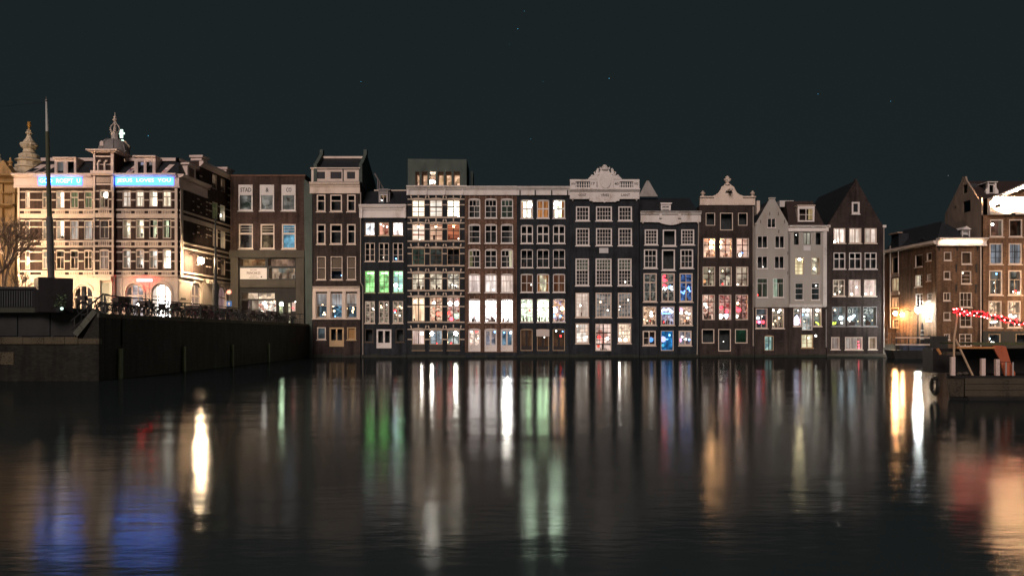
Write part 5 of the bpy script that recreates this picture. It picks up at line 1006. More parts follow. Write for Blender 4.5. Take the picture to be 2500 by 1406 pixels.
# wall lantern on the side wing: the big warm lamp
def lantern(name, label, loc, col, s, r, arm=None, cat='street lamp', energy=0, post=None, grp=None):
    o = thing(name, label, cat, loc=loc, group=grp)
    if arm: part('bracket', MB().tube(arm, .05, 6), METAL, o)
    if post: part('post', MB().lathe(0, 0, [(.16, post), (.14, post * .75), (.08, post * .7), (.06, -.45), (.05, -.35)], 8), METAL, o)
    part('lantern_cap', MB().lathe(0, 0, [(r * 1.5, r * .95), (r * 1.2, r * 1.25), (.04, r * 1.9)], 8), METAL, o)
    part('lamp_globe', MB().ball((0, 0, 0), r, 12), emit('globe_' + name + str(int(s)) + str(int(loc[0])), col, s), o); return o
tL = FS.t(490); uu = FS.u(492) 
wp = FS.M @ Vector((2.5, -1.35, 0)); zL = HC + (HY - 637) / F * wp.y
lantern('wall_lantern', 'glaring warm lantern on the side wall of the corner hotel', (wp.x, wp.y, zL), (1, .72, .44), 850, .34, [(0, 0, .5), (-.9, 0, .9), (-1.6, 0, .7)])
lantern('street_lamp', 'warm street lamp on a post in front of the bare trees beside the church', (-58.0, 79, 11.5), (1, .66, .38), 4600, .36, post=-7.5)
lantern('street_lamp', 'warm street lamp between the dark kiosk and the hotel front', (-47.6, 82, 6.9), (1, .68, .42), 620, .34, post=-2.9)
lantern('street_lamp', 'small glaring white lamp behind the bicycles near the bright arch', ((341 - 1250) / F * 78, 78, HC + (HY - 742) / F * 78), (1, .93, .8), 70, .2, post=-1.7)
lp = thing('lamp_post', 'tall tapering lamp post without light standing at the hotel corner', 'lamp post', loc=((526 - 1250) / F * 88, 88, 4.0))
zz = lambda y, D=88: HC + (HY - y) / F * D - 4.0
part('base', MB().lathe(0, 0, [(.34, 0), (.34, zz(695)), (.22, zz(690)), (.16, zz(688))], 10), METAL, lp); part('shaft', MB().lathe(0, 0, [(.17, zz(688)), (.12, zz(600)), (.07, zz(533)), (.02, zz(528))], 8), METAL, lp)
# traffic signs at the street corner
ts = thing('sign_post', 'traffic sign post with a round sign above a blue arrow sign', 'traffic sign', loc=((560 - 1250) / F * 92, 92, 4.0))
z9 = lambda y: HC + (HY - y) / F * 92 - 4
part('post', MB().tube([(0, 0, 0), (0, 0, z9(703))], .04, 6), PIPE, ts)
o = part('round_sign', MB().lathe(0, 0, [(.32, -.02), (.32, .02)], 16), mat('sign_rim_red', (.35, .08, .07), .5), ts, T(0, -.06, z9(713)) @ Matrix.Rotation(R(90), 4, 'X')); part('disc', MB().lathe(0, 0, [(.24, .021), (.24, .03)], 16), mat('sign_white', (.5, .45, .42), .5), o)
o = part('blue_sign', MB().bw(-.30, .30, .04, .07, z9(748), z9(735)), mat('sign_blue', (.03, .12, .42), .4), ts); part('arrow', MB().prism([(-.06, z9(746)), (.06, z9(746)), (.06, z9(742)), (.17, z9(742)), (0, z9(737)), (-.17, z9(742)), (-.06, z9(742))], .071, .08), mat('sign_white', (.5, .45, .42), .5), o)
# ------------------------------------------------------------------ ornate church behind
GST = mat('gold_lit_stone', (.34, .22, .10), .8, .35, .9, dirt=(.06, .04, .02)); DST = mat('dark_stone', (.09, .07, .05), .9, .3)  # golden light on the church front is put into the stone colour
YC = 108; FC = Fac((45 - 1250) / F * YC, YC); zc_ = lambda y: FC.z(0, y)
C = Bld('ornate_church', 'ornate floodlit church front of layered stone cornices behind the bare trees', 'church', FC)
uc = FC.u
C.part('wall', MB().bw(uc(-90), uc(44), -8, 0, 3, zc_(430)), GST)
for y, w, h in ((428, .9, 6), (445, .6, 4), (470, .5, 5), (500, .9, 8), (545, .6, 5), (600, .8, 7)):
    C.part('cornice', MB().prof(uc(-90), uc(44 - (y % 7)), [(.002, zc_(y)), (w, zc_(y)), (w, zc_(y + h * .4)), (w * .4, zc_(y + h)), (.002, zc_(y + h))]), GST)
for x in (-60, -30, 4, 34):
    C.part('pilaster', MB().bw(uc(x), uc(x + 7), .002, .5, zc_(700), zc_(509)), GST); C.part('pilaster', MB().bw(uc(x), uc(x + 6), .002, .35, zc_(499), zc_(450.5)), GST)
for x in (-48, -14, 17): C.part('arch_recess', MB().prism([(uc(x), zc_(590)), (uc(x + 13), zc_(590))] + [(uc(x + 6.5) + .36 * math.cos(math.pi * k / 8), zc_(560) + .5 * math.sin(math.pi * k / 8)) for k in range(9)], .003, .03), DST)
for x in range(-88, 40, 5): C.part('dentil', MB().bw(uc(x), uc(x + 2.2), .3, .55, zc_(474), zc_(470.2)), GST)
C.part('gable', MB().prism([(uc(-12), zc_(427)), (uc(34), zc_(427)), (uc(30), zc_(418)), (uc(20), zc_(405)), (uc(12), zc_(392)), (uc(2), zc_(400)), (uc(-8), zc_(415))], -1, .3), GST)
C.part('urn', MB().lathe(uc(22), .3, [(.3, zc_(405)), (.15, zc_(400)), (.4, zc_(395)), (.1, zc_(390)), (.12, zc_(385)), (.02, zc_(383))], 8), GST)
def spire(name, label, px, D, pts, m, extra=None):
    s = D / F; o = thing(name, label, 'spire', loc=((px - 1250) * s, D, 0))
    for nm, lst, mm in pts:
        mb = MB().lathe(0, 0, [(max(.01, r * s), HC + (HY - y) * s) for r, y in lst], 12); mb.smooth = False; part(nm, mb, mm, o)
    return o
PST = mat('pale_spire_stone', (.48, .42, .32), .8, .3, 1.2, dirt=(.22, .18, .12)); GOLD = mat('dull_gold', (.50, .28, .07), .45, .2, metal=.3)
spire('church_spire', 'bulbous stone spire with a small golden finial, above the left end of the hotel roof', 71, 112, [
    ('tower', [(28, 720), (28, 412), (31, 411), (31, 406)], PST), ('shoulder', [(25, 406), (26, 396), (31, 394.5), (31, 392), (22, 388), (23, 380), (17, 376)], PST), ('bulb', [(11, 376), (14, 372), (12, 366), (17, 361), (20.5, 355), (19, 351), (12, 349), (13, 347)], PST),
    ('cone', [(13, 347), (7, 338), (4, 329)], PST), ('cap', [(4, 329), (8, 327), (7, 323), (4, 322), (6, 319), (2, 316)], PST), ('finial', [(2, 316), (3, 310), (5, 306), (3, 303), (4, 299), (.5, 297)], GOLD)], PST)
spire('church_turret', 'small stone turret low beside the left church spire', 22, 112, [('tower', [(7, 480), (7, 440), (9, 439), (9, 436)], PST), ('bulb', [(4, 436), (6, 431), (5, 427), (2, 424), (.5, 418)], PST)], PST)
spire('church_turret', 'stone turret with broken scrolls right against the hotel corner', 44, 111, [('tower', [(12, 520), (12, 425), (15, 424), (14, 421), (11, 416), (12, 411), (5, 409)], PST)], PST)
spire('church_turret', 'cut off pale stone turret at the very edge of the view', -6, 111, [('tower', [(16, 520), (16, 420), (20, 418), (17, 408), (12, 404), (14, 396), (9, 388), (6, 384), (7, 378), (1, 372)], PST)], PST)
cs = spire('lit_cross_spire', 'small cream tower with a dazzling white lit cross behind the hotel turret', 305, 120, [('tower', [(9, 430), (9, 364), (13, 362), (13, 357), (7, 352), (5, 348), (3, 345)], mat('cream_tower', (.6, .48, .36), .8, .2))], PST)
s = 120 / F; CG = emit('cross_glow', (.7, 1, .8), 2.2)
part('cross', MB().box(-11.5 * s + 0, -5.5 * s, -.12, .12, HC + (HY - 337) * s, HC + (HY - 317) * s).box(-15.5 * s, -11.6 * s, -.12, .12, HC + (HY - 328) * s, HC + (HY - 324) * s).box(-5.4 * s, -1.5 * s, -.12, .12, HC + (HY - 328) * s, HC + (HY - 324) * s), CG, cs)
part('lit_ornament', MB().ball((-6 * s, 0, HC + (HY - 345) * s), 4 * s), CG, cs)

# ------------------------------------------------------------------ bare trees
BARK = mat('bark', (.10, .075, .055), .9, .3)
def tree(name, label, x, y, z, h, seed, lean=0):
    rr = random.Random(seed); o = thing(name, label, 'tree', loc=(x, y, z)); tr = MB(); cr_ = MB()
    def grow(p, d, L_, r, lv):
        q = p + d * L_; mid = p + d * L_ * .5 + Vector((rr.uniform(-1, 1), rr.uniform(-1, 1), 0)) * L_ * .06
        (tr if lv < 2 else cr_).tube([p, mid, q], [r, r * .85, r * .65], 5 if lv < 3 else 3)
        if lv >= 6: return
        for k in range(3 if lv < 5 else 4):
            nd = (d + Vector((rr.uniform(-1, 1), rr.uniform(-1, 1), rr.uniform(-.25, .7))) * (.62 + .05 * lv)).normalized()
            grow(q if k else mid.lerp(q, .6), nd, L_ * rr.uniform(.62, .8), r * .6, lv + 1)
    grow(Vector((0, 0, 0)), Vector((lean, 0, 1)).normalized(), h * .28, h * .022, 0)
    part('trunk', tr, BARK, o); c = part('crown', cr_, BARK, o); return o
tree('bare_tree', 'bare winter tree with dense twigs in front of the floodlit church', (12 - 1250) / F * 80, 80, 4, 13, 3)
tree('bare_tree', 'smaller bare tree at the edge of the view, leaning away from the hotel', (-30 - 1250) / F * 76, 76, 4, 12, 5)
tree('bare_tree', 'low bare tree close to the left corner of the hotel', (40 - 1250) / F * 76, 76, 4, 6, 9)

# ------------------------------------------------------------------ dark landing kiosk with box and mast
YK = 52; FK = Fac((95 - 1250) / F * YK, YK); KM = mat('kiosk_cladding', (.022, .027, .030), .5, .25, 2); KD = mat('kiosk_dark', (.010, .013, .014), .6, .3)
K = Bld('landing_kiosk', 'low dark landing building with a ribbed metal fascia beside the water', 'kiosk', FK); ku, kz = FK.u, (lambda y: FK.z(50, y))
K.part('wall', MB().bw(ku(-420), ku(168), -3.5, -.5, 2.0, kz(763)), KD)
K.part('ledge', MB().bw(ku(-420), ku(170), -3.6, .3, kz(763), kz(752)), mat('mossy_ledge', (.028, .034, .024), .8, .3))
K.part('fascia', MB().bw(ku(-420), ku(93), -3.4, -.05, kz(751.9), kz(706)), KD)
x = ku(-420)
while x < ku(92) - .1: K.part('rib', MB().bw(x, x + .09, -.049, .03, kz(748), kz(709)), KM); x += .16
K.part('parapet', MB().prof(ku(-420), ku(95), [(.12, kz(705.9)), (.12, kz(700)), (-3.5, kz(697)), (-3.5, kz(705.9))]), METAL)
for x in (-200, -120, -40, 40, 120): K.part('wall_panel', MB().bw(ku(x), ku(x + 72), -.499, -.42, 2.7, kz(766)), KD)
bxm = thing('advert_box', 'tall dark metal box turned edge-on at the foot of the mast', 'box', MB().box(-.98, .98, -.98, .98, 0, 2.2), mat('box_metal', (.020, .019, .020), .5, .3, 2), loc=((124 - 1250) / F * 51.5, 51.8, 4.22), rz=R(38))
mast = thing('mast', 'very tall leaning metal mast with a pale tip, standing left of the turret', 'mast', loc=((125 - 1250) / F * 51.8, 51.8, 6.3)); s = 51.8 / F; mz = lambda y: HC + (HY - y) * s - 6.3; mx = lambda y: ((125 - (680 - y) * 12 / 440) - 125) * s
def mseg(nm, y0, y1, r0, r1, m, n=10): part(nm, MB().tube([(mx(y0), 0, mz(y0)), (mx(y1), 0, mz(y1))], [r0 * s, r1 * s], n), m, mast)
PM = mat('pole_grey', (.075, .072, .070), .5, .25, 2); PG = mat('pole_olive', (.055, .06, .035), .6, .3)
mseg('lower_section', 690, 535, 8, 7.6, PM); mseg('collar', 535, 529, 7.6, 5.6, PM); mseg('middle_section', 529, 322, 5.5, 4.5, PG); mseg('upper_section', 322, 244, 3.4, 2.0, mat('pole_white', (.42, .44, .42), .5, .15)); mseg('tip', 244, 235, 1.6, .3, PM)
for y, r in ((642, 9), (600, 8.6), (478, 6.2), (248, 3.6)): mseg('clamp_ring', y, y - 2.5, r, r, PM)
part('span_wire', MB().tube([(mx(250), 0, mz(250)), (mx(250) - 3, 0.1, mz(259)), (mx(250) - 22, .2, mz(285))], .012, 4), METAL, mast)
fl_ = thing('bright_item', 'small reflective item on the ground beside the dark box, given a glow', 'light', MB().ball((0, 0, 0), .10), emit('item_glow', (.75, 1, .85), 1.5), loc=((151 - 1250) / F * 50.2, 50.2, 4.42))  # shine of a reflective item, put in as emission
bs = thing('planter', 'plant tub with pale lit leaves under the dark box', 'planter', loc=((146 - 1250) / F * 50.8, 50.8, 4.2)); part('tub', MB().lathe(0, 0, [(.25, 0), (.32, .35), (.30, .35)], 8), KD, bs)
lv = MB(); rr = random.Random(4)
for k in range(70):
    t = rr.uniform(0, 6.28); r = rr.uniform(.1, .5); z = .35 + rr.random() * .75; p = Vector((math.cos(t) * r, math.sin(t) * r, z)); e = Vector((rr.uniform(-1, 1), rr.uniform(-1, 1), rr.uniform(-.3, 1))).normalized() * .16; g_ = Vector((-e.y, e.x, .02)) * .4
    lv.add([p, p + e * .5 + g_, p + e, p + e * .5 - g_], [(0, 1, 2, 3)])
part('foliage', lv, mat('tub_leaves', (.12, .20, .10), .5, .3), bs)

# ------------------------------------------------------------------ bicycles along the quay
BKB = mat('bike_black', (.012, .012, .013), .4, .2)
def make_bike():
    b = obj('bicycle', None)
    for sx in (-.53, .53):
        w = part('wheel', MB().tube([(.335 * math.cos(2 * math.pi * k / 18), 0, .335 * math.sin(2 * math.pi * k / 18)) for k in range(18)], .036, 5, closed=True), BKB, b, T(sx, 0, .36))
        sp_ = MB()
        for k in range(8): a = math.pi * k / 8; sp_.tube([(.33 * math.cos(a), 0, .33 * math.sin(a)), (-.33 * math.cos(a), 0, -.33 * math.sin(a))], .004, 3)
        part('spokes', sp_, BKB, w)
    fr = MB(); A = (-.53, 0, .36); S = (-.22, 0, .82); P_ = (-.05, 0, .30); H1_ = (.36, 0, .86); H0_ = (.40, 0, .70)
    for p, q, r in ((A, S, .022), (A, P_, .022), (S, P_, .028), (P_, H0_, .032), ((-.18, 0, .72), H1_, .028), (H1_, H0_, .03), (H0_, (.53, 0, .36), .026), (S, (-.24, 0, .92), .02)): fr.tube([p, q], r, 5)
    part('frame', fr, BKB, b)
    part('handlebar', MB().tube([(.35, 0, .86), (.32, 0, 1.06), (.26, .25, 1.08), (.12, .30, 1.04)], .022, 5).tube([(.32, 0, 1.06), (.26, -.25, 1.08), (.12, -.30, 1.04)], .022, 5), BKB, b)
    part('saddle', MB().prof(-.07, .07, [(.0, .0)] * 0 + [(-.14, .94), (.14, .96), (.10, 1.0), (-.12, 1.01)]), BKB, b, Matrix.Rotation(R(90), 4, 'Z') @ T(0, .25, 0))
    mg = MB(); 
    for sx in (-.53, .53): mg.tube([(sx + .385 * math.cos(a), 0, .36 + .385 * math.sin(a)) for a in [R(15 + 22 * k) for k in range(8)]], .022, 4)
    part('mudguards', mg, BKB, b); part('luggage_rack', MB().box(-.75, -.32, -.07, .07, .755, .775), BKB, b)
    part('reflector', MB().ball((-.92, 0, .62), .03, 6), mat('reflector', (.6, .5, .4), .3), b)
    return b
bike0 = make_bike()
def dup(o, parent=None):
    c = o.copy(); COL.objects.link(c)
    if parent: c.parent = parent
    for ch in o.children: dup(ch, c)
    return c
rr = random.Random(12); ys = []; y = 49.6
while y < 93: ys.append(y); y += rr.choice((.5, .62, .8, 1.5)) if y < 62 else rr.uniform(.45, .95)
cols = [('black', BKB), ('dark red', mat('bike_red', (.18, .02, .04), .4)), ('brown', mat('bike_brown', (.10, .06, .03), .4)), ('dark green', mat('bike_green', (.03, .07, .05), .4)), ('grey', mat('bike_grey', (.10, .10, .10), .4))]
ordn = 'first second third fourth fifth sixth seventh eighth ninth tenth'.split()
def ordinal(n):
    base = {1: 'first', 2: 'second', 3: 'third', 4: 'fourth', 5: 'fifth', 6: 'sixth', 7: 'seventh', 8: 'eighth', 9: 'ninth', 10: 'tenth', 11: 'eleventh', 12: 'twelfth', 13: 'thirteenth', 14: 'fourteenth', 15: 'fifteenth', 16: 'sixteenth', 17: 'seventeenth', 18: 'eighteenth', 19: 'nineteenth', 20: 'twentieth', 30: 'thirtieth', 40: 'fortieth', 50: 'fiftieth'}
    return base[n] if n in base else {2: 'twenty', 3: 'thirty', 4: 'forty', 5: 'fifty'}[n // 10] + '-' + base[n % 10]
for i, y in enumerate(ys):
    b = bike0 if i == 0 else dup(bike0)
    b.location = (QX - 1.25 + rr.uniform(-.25, .25), y, 4.0); b.rotation_euler = (R(rr.uniform(-9, 9)), 0, R(rr.choice((0, 180)) + rr.uniform(-22, 22))); k = rr.choice((1, 1.05, 1.1)); b.scale = (k, k, k)
    cn, cm_ = cols[rr.choice((0, 0, 0, 1, 2, 3, 4))]
    if cm_ is not BKB:
        for ch in b.children:
            if ch.name.startswith('frame'): ch.data = ch.data.copy(); ch.data.materials[0] = cm_
    bk = ''
    if rr.random() < .35:
        part('crate', MB().box(.34, .74, -.17, .17, .84, .87).box(.34, .36, -.17, .17, .87, 1.10).box(.72, .74, -.17, .17, .87, 1.10).box(.36, .72, -.17, -.15, .87, 1.10).box(.36, .72, .15, .17, .87, 1.10), mat('crate_plastic', (.06, .045, .04), .6), b); bk = ' with a front crate'
    tag(b, '%s bicycle%s, %s from the stair along the quay railing' % (cn, bk, ordinal(i + 1)), 'bicycle', 'bicycles parked along the quay')

# ------------------------------------------------------------------ right: alley wing, low house, floodlit building
AW = Fac(910 / F * 103.7, 103.7, math.atan2(92.6 - 103.7, (1036 / F * 92.6) - (910 / F * 103.7)))
B = Bld('alley_house', 'brown brick wing receding along the side canal, with loading doors one above another', 'house', AW); f = AW
ALB = brick('alley_brick', (.12, .072, .044))
for x0, y0, x1, y1, lay, fl_ in ((2177, 627, 2194, 668, '1x1', None), (2178, 678, 2194, 711, '2x1d', lit('curtain', (1, .86, .55), .9)), (2178, 726, 2194, 751, '2x1d', lit('curtain', (.9, .6, .4), .5)), (2179, 778, 2194, 800, '2x2', lit('room', (.4, .18, .1), .3)),
        (2233.5, 622, 2252, 652, '1x1', None), (2234, 671, 2252, 700, '2x3', lit('curtain', (1, .9, .7), 1.1)), (2235, 717, 2253, 746, '2x3', lit('room', (1, .8, .72), 1.3)), (2262, 617, 2274, 637, '1x1', None), (2262.5, 669, 2273.5, 686, '2x2', lit('curtain', (.9, .75, .55), .7)), (2262.5, 716, 2275, 734, '2x2', lit('curtain', (1, .8, .6), .9)), (2262, 763, 2275, 783.5, '1x2', lit('room', (1, .8, .6), .9))):
    B.win(x0, y0, x1, y1, lay, CREAM if x0 > 2200 else TAN, 1.8, fill=fl_, fac=f, sill=.05, tw=1.5)
zt = f.z(2286, 586); ul = f.u(2286) - .02
B.wallz([(0, -1), (ul, -1), (ul, zt), (0, zt)], ALB, f)
B.part('gutter', MB().prof(-.2, ul, [(.002, zt - .05), (.35, zt - .05), (.35, zt - .35), (.002, zt - .5)]), CREAM)
for x0, y0, y1 in ((2176, 668.5, 676), (2176, 712, 720)): B.part('stone_lintel', MB().bw(f.u(2176), f.u(2195.5), .003, .12, f.z(2186, y1), f.z(2186, y0)), mat('grey_stone', (.30, .22, .17), .8))
B.part('roof', MB().add([(0, .1, zt), (ul, .1, zt), (ul - 2.8, 2.5, zt + 2.6), (0, 2.5, zt + 2.6), (0, 5, zt), (ul, 5, zt)], [(0, 1, 2, 3), (3, 2, 5, 4), (1, 5, 2), (0, 3, 4)]), SLATE)
B.part('side_wall', MB().bw(0, .25, -5, -.201, -1, zt).bw(ul - .3, ul - .02, -5, -.201, -1, zt), ALB)
B.part('hoist_dormer', MB().bw(f.u(2178), f.u(2196), -1.2, .1, zt, f.z(2186, 572)), SLATE); B.part('hoist_beam', MB().bw(f.u(2176), f.u(2198), -.3, .35, f.z(2186, 571.9), f.z(2186, 569)), mat('grey_stone', (.30, .22, .17), .8))
pipe(B, 2176, 600, 800); B.part('drain_pipe', MB().tube([(f.u(2195.5), -.12, f.z(2195, 604)), (f.u(2195.5), -.12, f.z(2195, 668))], .05, 5), CREAM)

F13 = Fac((2287 - 1250) / F * 92.6, 92.6); B = Bld('corner_house', 'warm lit brown brick house with a floodlit white cornice at the side canal mouth', 'house', F13); f = F13
W13 = lit('room', (1, .74, .62), 1.0, (.7, .25, .2)); W13b = lit('curtain', (1, .80, .70), 1.0)
for x0, y0, x1, y1, lay, fl_, lm in ((2304.5, 615, 2323, 636, '1x1', None, ()), (2347.5, 615, 2372, 645, '1x1', None, ()), (2304, 662, 2320.5, 682, '1x1', None, ()), (2346.5, 661.5, 2371.5, 693, '1x3', lit('busy', (.9, .66, .45), .7, (.15, .1, .08)), ((2354, 666, .12, EW),)),
        (2303, 714, 2320.5, 734, '2x1', lit('busy', (1, .75, .6), 1.1), ()), (2343, 714, 2373, 750, '3x2', lit('room', (1, .76, .68), 1.0, (.5, .25, .2)), ()), (2303.5, 762, 2320.5, 781.5, '1x1', W13, ()), (2343.5, 765, 2372.5, 798, '2x2', lit('room', (1, .82, .74), 1.2, (.5, .3, .3)), ()), (2305, 815, 2319.5, 829.5, '2x2', W13, ()), (2342, 815, 2373, 846.5, '2x3d', lit('room', (1, .66, .56), .9, (.6, .2, .2)), ())):
    B.win(x0, y0, x1, y1, lay, CREAM, 2, fill=fl_, sill=.04, tw=2, lamps=lm, items=2 if fl_ else 0)
B.wall([(2287, 600), (2394, 600), (2394, 892), (2287, 892)], ALB)
z_ = lambda y: f.z(2340, y)
B.part('cornice', MB().prof(f.u(2286), f.u(2405), [(-.1, z_(582)), (.8, z_(582)), (.8, z_(584)), (.45, z_(588)), (.3, z_(589)), (.3, z_(598)), (.42, z_(599)), (.42, z_(601)), (-.1, z_(601))]), WHITE)
for x0, y0, y1 in ((2291, 601.5, 612), (2335, 601.5, 612), (2385, 601.5, 612), (2333, 645, 664), (2382, 645, 666), (2381, 694, 717), (2333, 694, 712)): B.bx('wall_anchor', x0, y0, x0 + 3, y1, METAL, .002, .08)
B.body(2287, 2394, 600, 7, ALB, ridge=1.3)
st_ = B.part('strip_light', MB().tube([(f.u(2292), -.5, z_(592)), (f.u(2392), -.5, z_(592))], .035, 5), emit('strip_light', (1, .66, .42), 30))
fb = f.back(.8); B.win(2349.5, 561, 2368.5, 581, '1x1', WHITE, 2, fac=fb, sill=0); B.part('dormer_roof', MB().prism([(fb.u(2347), fb.z(2358, 560.5)), (fb.u(2371), fb.z(2358, 560.5)), (fb.u(2359), fb.z(2358, 552.5))], -2, .15).box(fb.u(2349.5), fb.u(2368.5), .3, 2, fb.z(2358, 581), fb.z(2358, 561)), WHITE, fac=fb)
pipe(B, 2393, 602, 860, CREAM)
T1 = mat('graffiti_paint', (.34, .34, .33), .8, .2)
for w_, x0, y0, x1, y1 in (('LUCS', 2287.5, 834, 2308, 848), ('ASE', 2291, 850, 2306, 857)): B.text(w_, x0, y0, x1, y1, .004, T1, depth=.004)

F14 = Fac((2396 - 1250) / F * 92.5, 92.5); B = Bld('floodlit_building', 'tall brown building with a dazzling floodlit white cornice and pediment', 'building', F14); f = F14
BB = brick('floodlit_brick', (.15, .088, .052)); sh_ = lit('curtain', (.40, .42, .48), .42, (.3, .26, .26))
X2 = [(2417, 2449.5), (2463.5, 2496), (2511, 2543), (2558, 2590), (2605, 2637), (2652, 2684), (2699, 2731)]
B.row(535.5, 578.5, X2, '1x1', [lit('room', (.30, .14, .09), .3, (.5, .25, .2)), lit('room', (.16, .08, .05), .2)] + [None] * 5, fr=CREAM, fw=2.6, sill=.08, lamps=[((2428, 547, .16, EW),)] + [()] * 6)
X2 = [(2416 + 46.6 * k, 2448 + 46.6 * k) for k in range(7)]; B.row(594, 645.5, X2, '2x1:.38/2x2:.62', [sh_] * 7, fr=CREAM, bars=METAL, fw=2.6, sill=.1, tw=1.6)
X2 = [(2415 + 46.8 * k, 2447.5 + 46.8 * k) for k in range(7)]; B.row(660, 720.5, X2, '1x1:.36/2x1:.64d', [lit('room', (.32, .30, .26), .4, (.15, .12, .1))] * 7, fr=CREAM, bars=TAN, fw=2.8, sill=.12, tw=1.6, curtain=[(lit('curtain', (.5, .35, .25), .3), .25, .2)] * 7, lamps=[((2437, 668, .1, EBLU), (2431, 690, .05, EW), (2432, 710, .1, EW)), ((2466, 668, .16, EBLU), (2483, 710, .14, ERED), (2478, 712, .08, EW))] + [()] * 5, items=3)
X2 = [(2413.5 + 46.7 * k, 2445.8 + 46.7 * k) for k in range(7)]; B.row(734.5, 800, X2, '2x1:.45/1x2:.55', [lit('busy', (1, .68, .45), .9, (.5, .3, .2))] * 7, fr=CREAM, bars=TAN, fw=2.8, sill=.12, tw=1.6, items=8, lamps=[((2418, 786, .12, EW), (2425, 787, .1, EW), (2432, 786, .12, EW), (2437, 785, .08, EW)), ((2465, 772, .16, EW), (2472, 770, .16, EW), (2478, 774, .12, EW), (2484, 772, .12, EW))] + [()] * 5)
B.row(815, 842, [(2414, 2443), (2480, 2512)], '1x1', fr=TAN, fw=1.6, sill=0, lamps=[((2419, 827, .14, emit('pale_blue_lamp', (.7, .88, 1), 12)), (2425, 835, .08, EW), (2430, 836, .08, EW)), ()])
B.wall([(2396, 525), (2748, 525), (2748, 808), (2396, 808)], BB, name='upper_wall'); B.wall([(2396, 808.1), (2748, 808.1), (2748, 892), (2396, 892)], mat('dark_base', (.03, .032, .03), .7), name='base_wall')
z_ = lambda y: f.z(2450, y); u_ = f.u
FW = mat('floodlit_white', (.80, .76, .72), .6, .08)
B.part('entablature', MB().prof(u_(2412), u_(2752), [(-.1, z_(484)), (1.1, z_(484)), (1.1, z_(487.5)), (.7, z_(492)), (.35, z_(495)), (.35, z_(519)), (.5, z_(521)), (.5, z_(525)), (-.1, z_(525))]), FW)
B.part('pediment_wall', MB().prism([(u_(2440), z_(483.8)), (u_(2744), z_(483.8)), (u_(2592), z_(420))], -.6, .2), BB)
for s0, s1 in (((2436, 486), (2590, 418)), ((2594, 418), (2748, 486))):
    a = Vector((u_(s0[0]), z_(s0[1]))); b = Vector((u_(s1[0]), z_(s1[1]))); dd = (b - a).normalized(); nn = Vector((-dd.y, dd.x)) * .38
    B.part('pediment_moulding', MB().prism([tuple(a), tuple(b), tuple(b + nn), tuple(a + nn)], -.6, 1.0), FW)
B.text('M', 2459, 509, 2496, 516, .352, mat('bronze_letters', (.10, .05, .03), .5)); 
for k, xx in enumerate((2417, 2452, 2500, 2560, 2620, 2690)):
    fx = B.part('floodlight', MB().box(-.22, .22, -.16, .16, -.16, .16), METAL); fx.matrix_basis = T(u_(xx), -1.55, z_(529 if k else 508))
    part('bracket', MB().tube([(0, .15, 0), (0, 1.5, -.1)], .04, 5), METAL, fx); part('lens', MB().box(-.18, .18, .02, .12, .161, .18), emit('floodlight_lens', (1, .72, .46), 60), fx)
    al = bpy.data.lights.new('flood', 'SPOT'); al.energy = 40000 if k else 5000; al.color = (1, .56, .28); al.spot_size = R(120); al.spot_blend = .6; al.shadow_soft_size = .15
    ao = obj('flood_beam', al, fx); ao.location = (0, .1, .26); ao.rotation_euler = (R(180 - 28), 0, 0)
fb = f.back(1.4); B.win(2414, 450, 2428, 473, '1x1', WHITE, 2, fac=fb, sill=0)
B.part('dormer', MB().prism([(fb.u(2407), fb.z(2420, 475)), (fb.u(2407), fb.z(2420, 466)), (fb.u(2411), fb.z(2420, 458)), (fb.u(2411), fb.z(2420, 446)), (fb.u(2413.8), fb.z(2420, 446)), (fb.u(2413.8), fb.z(2420, 475))], -.3, .05).prism([(fb.u(2428.2), fb.z(2420, 475)), (fb.u(2437), fb.z(2420, 475)), (fb.u(2437), fb.z(2420, 466)), (fb.u(2432), fb.z(2420, 458)), (fb.u(2432), fb.z(2420, 446)), (fb.u(2428.2), fb.z(2420, 446))][0:6], -.3, .05).box(fb.u(2409), fb.u(2434.5), -.15, 2.5, fb.z(2420, 446), fb.z(2420, 444)), WHITE, fac=fb)
lantern('street_lamp', 'warm street lamp outside the view to the right, lighting the floodlit building', (63.0, 86.5, 7.8), (1, .62, .34), 900, .34, post=-7.7)
# its bare side gable, seen at a slant over the roof of the low house
GG = mat('grey_side_gable', (.25, .20, .165), .9, .3, .8); fg = Fac(F14.a.x - .01, 100.3, R(-90)); gu, gz = fg.u, fg.z
for q in ((2351.5, 451, 2362, 472), (2351, 490.5, 2369.5, 518)): B.win(*q, '1x1', DST, .6, sill=0, fac=fg)
pz = 2.8 + (816 - 432) / F * 96.1
B.wallz([(0, -1), (7.8, -1), (7.8, z_(484)), (7.2, z_(484)), (4.7, pz - .5), (4.5, pz), (3.9, pz + .05), (3.7, pz - .4), (0, gz(2309.5, 523))], GG, fg, 'side_gable')
B.part('vent', MB().ball((gu(2335), 0, gz(2335, 503)), .14, 8), DST, fg)
B.part('main_roof', MB().add([(.25, 0 + .3, z_(484)), (16.6, .3, z_(484)), (16.6, 4.2, pz - .4), (.25, 4.2, pz - .4), (.25, 7.8, gz(2309.5, 523) - .1), (16.6, 7.8, gz(2309.5, 523) - .1)], [(0, 1, 2, 3), (3, 2, 5, 4), (1, 5, 2)]), TILE)
B.part('side_wall', MB().box(16.45, 16.7, .201, 7.8, -1, z_(486)).box(.3, 16.44, 7.6, 7.8, -1, z_(523)), BB)

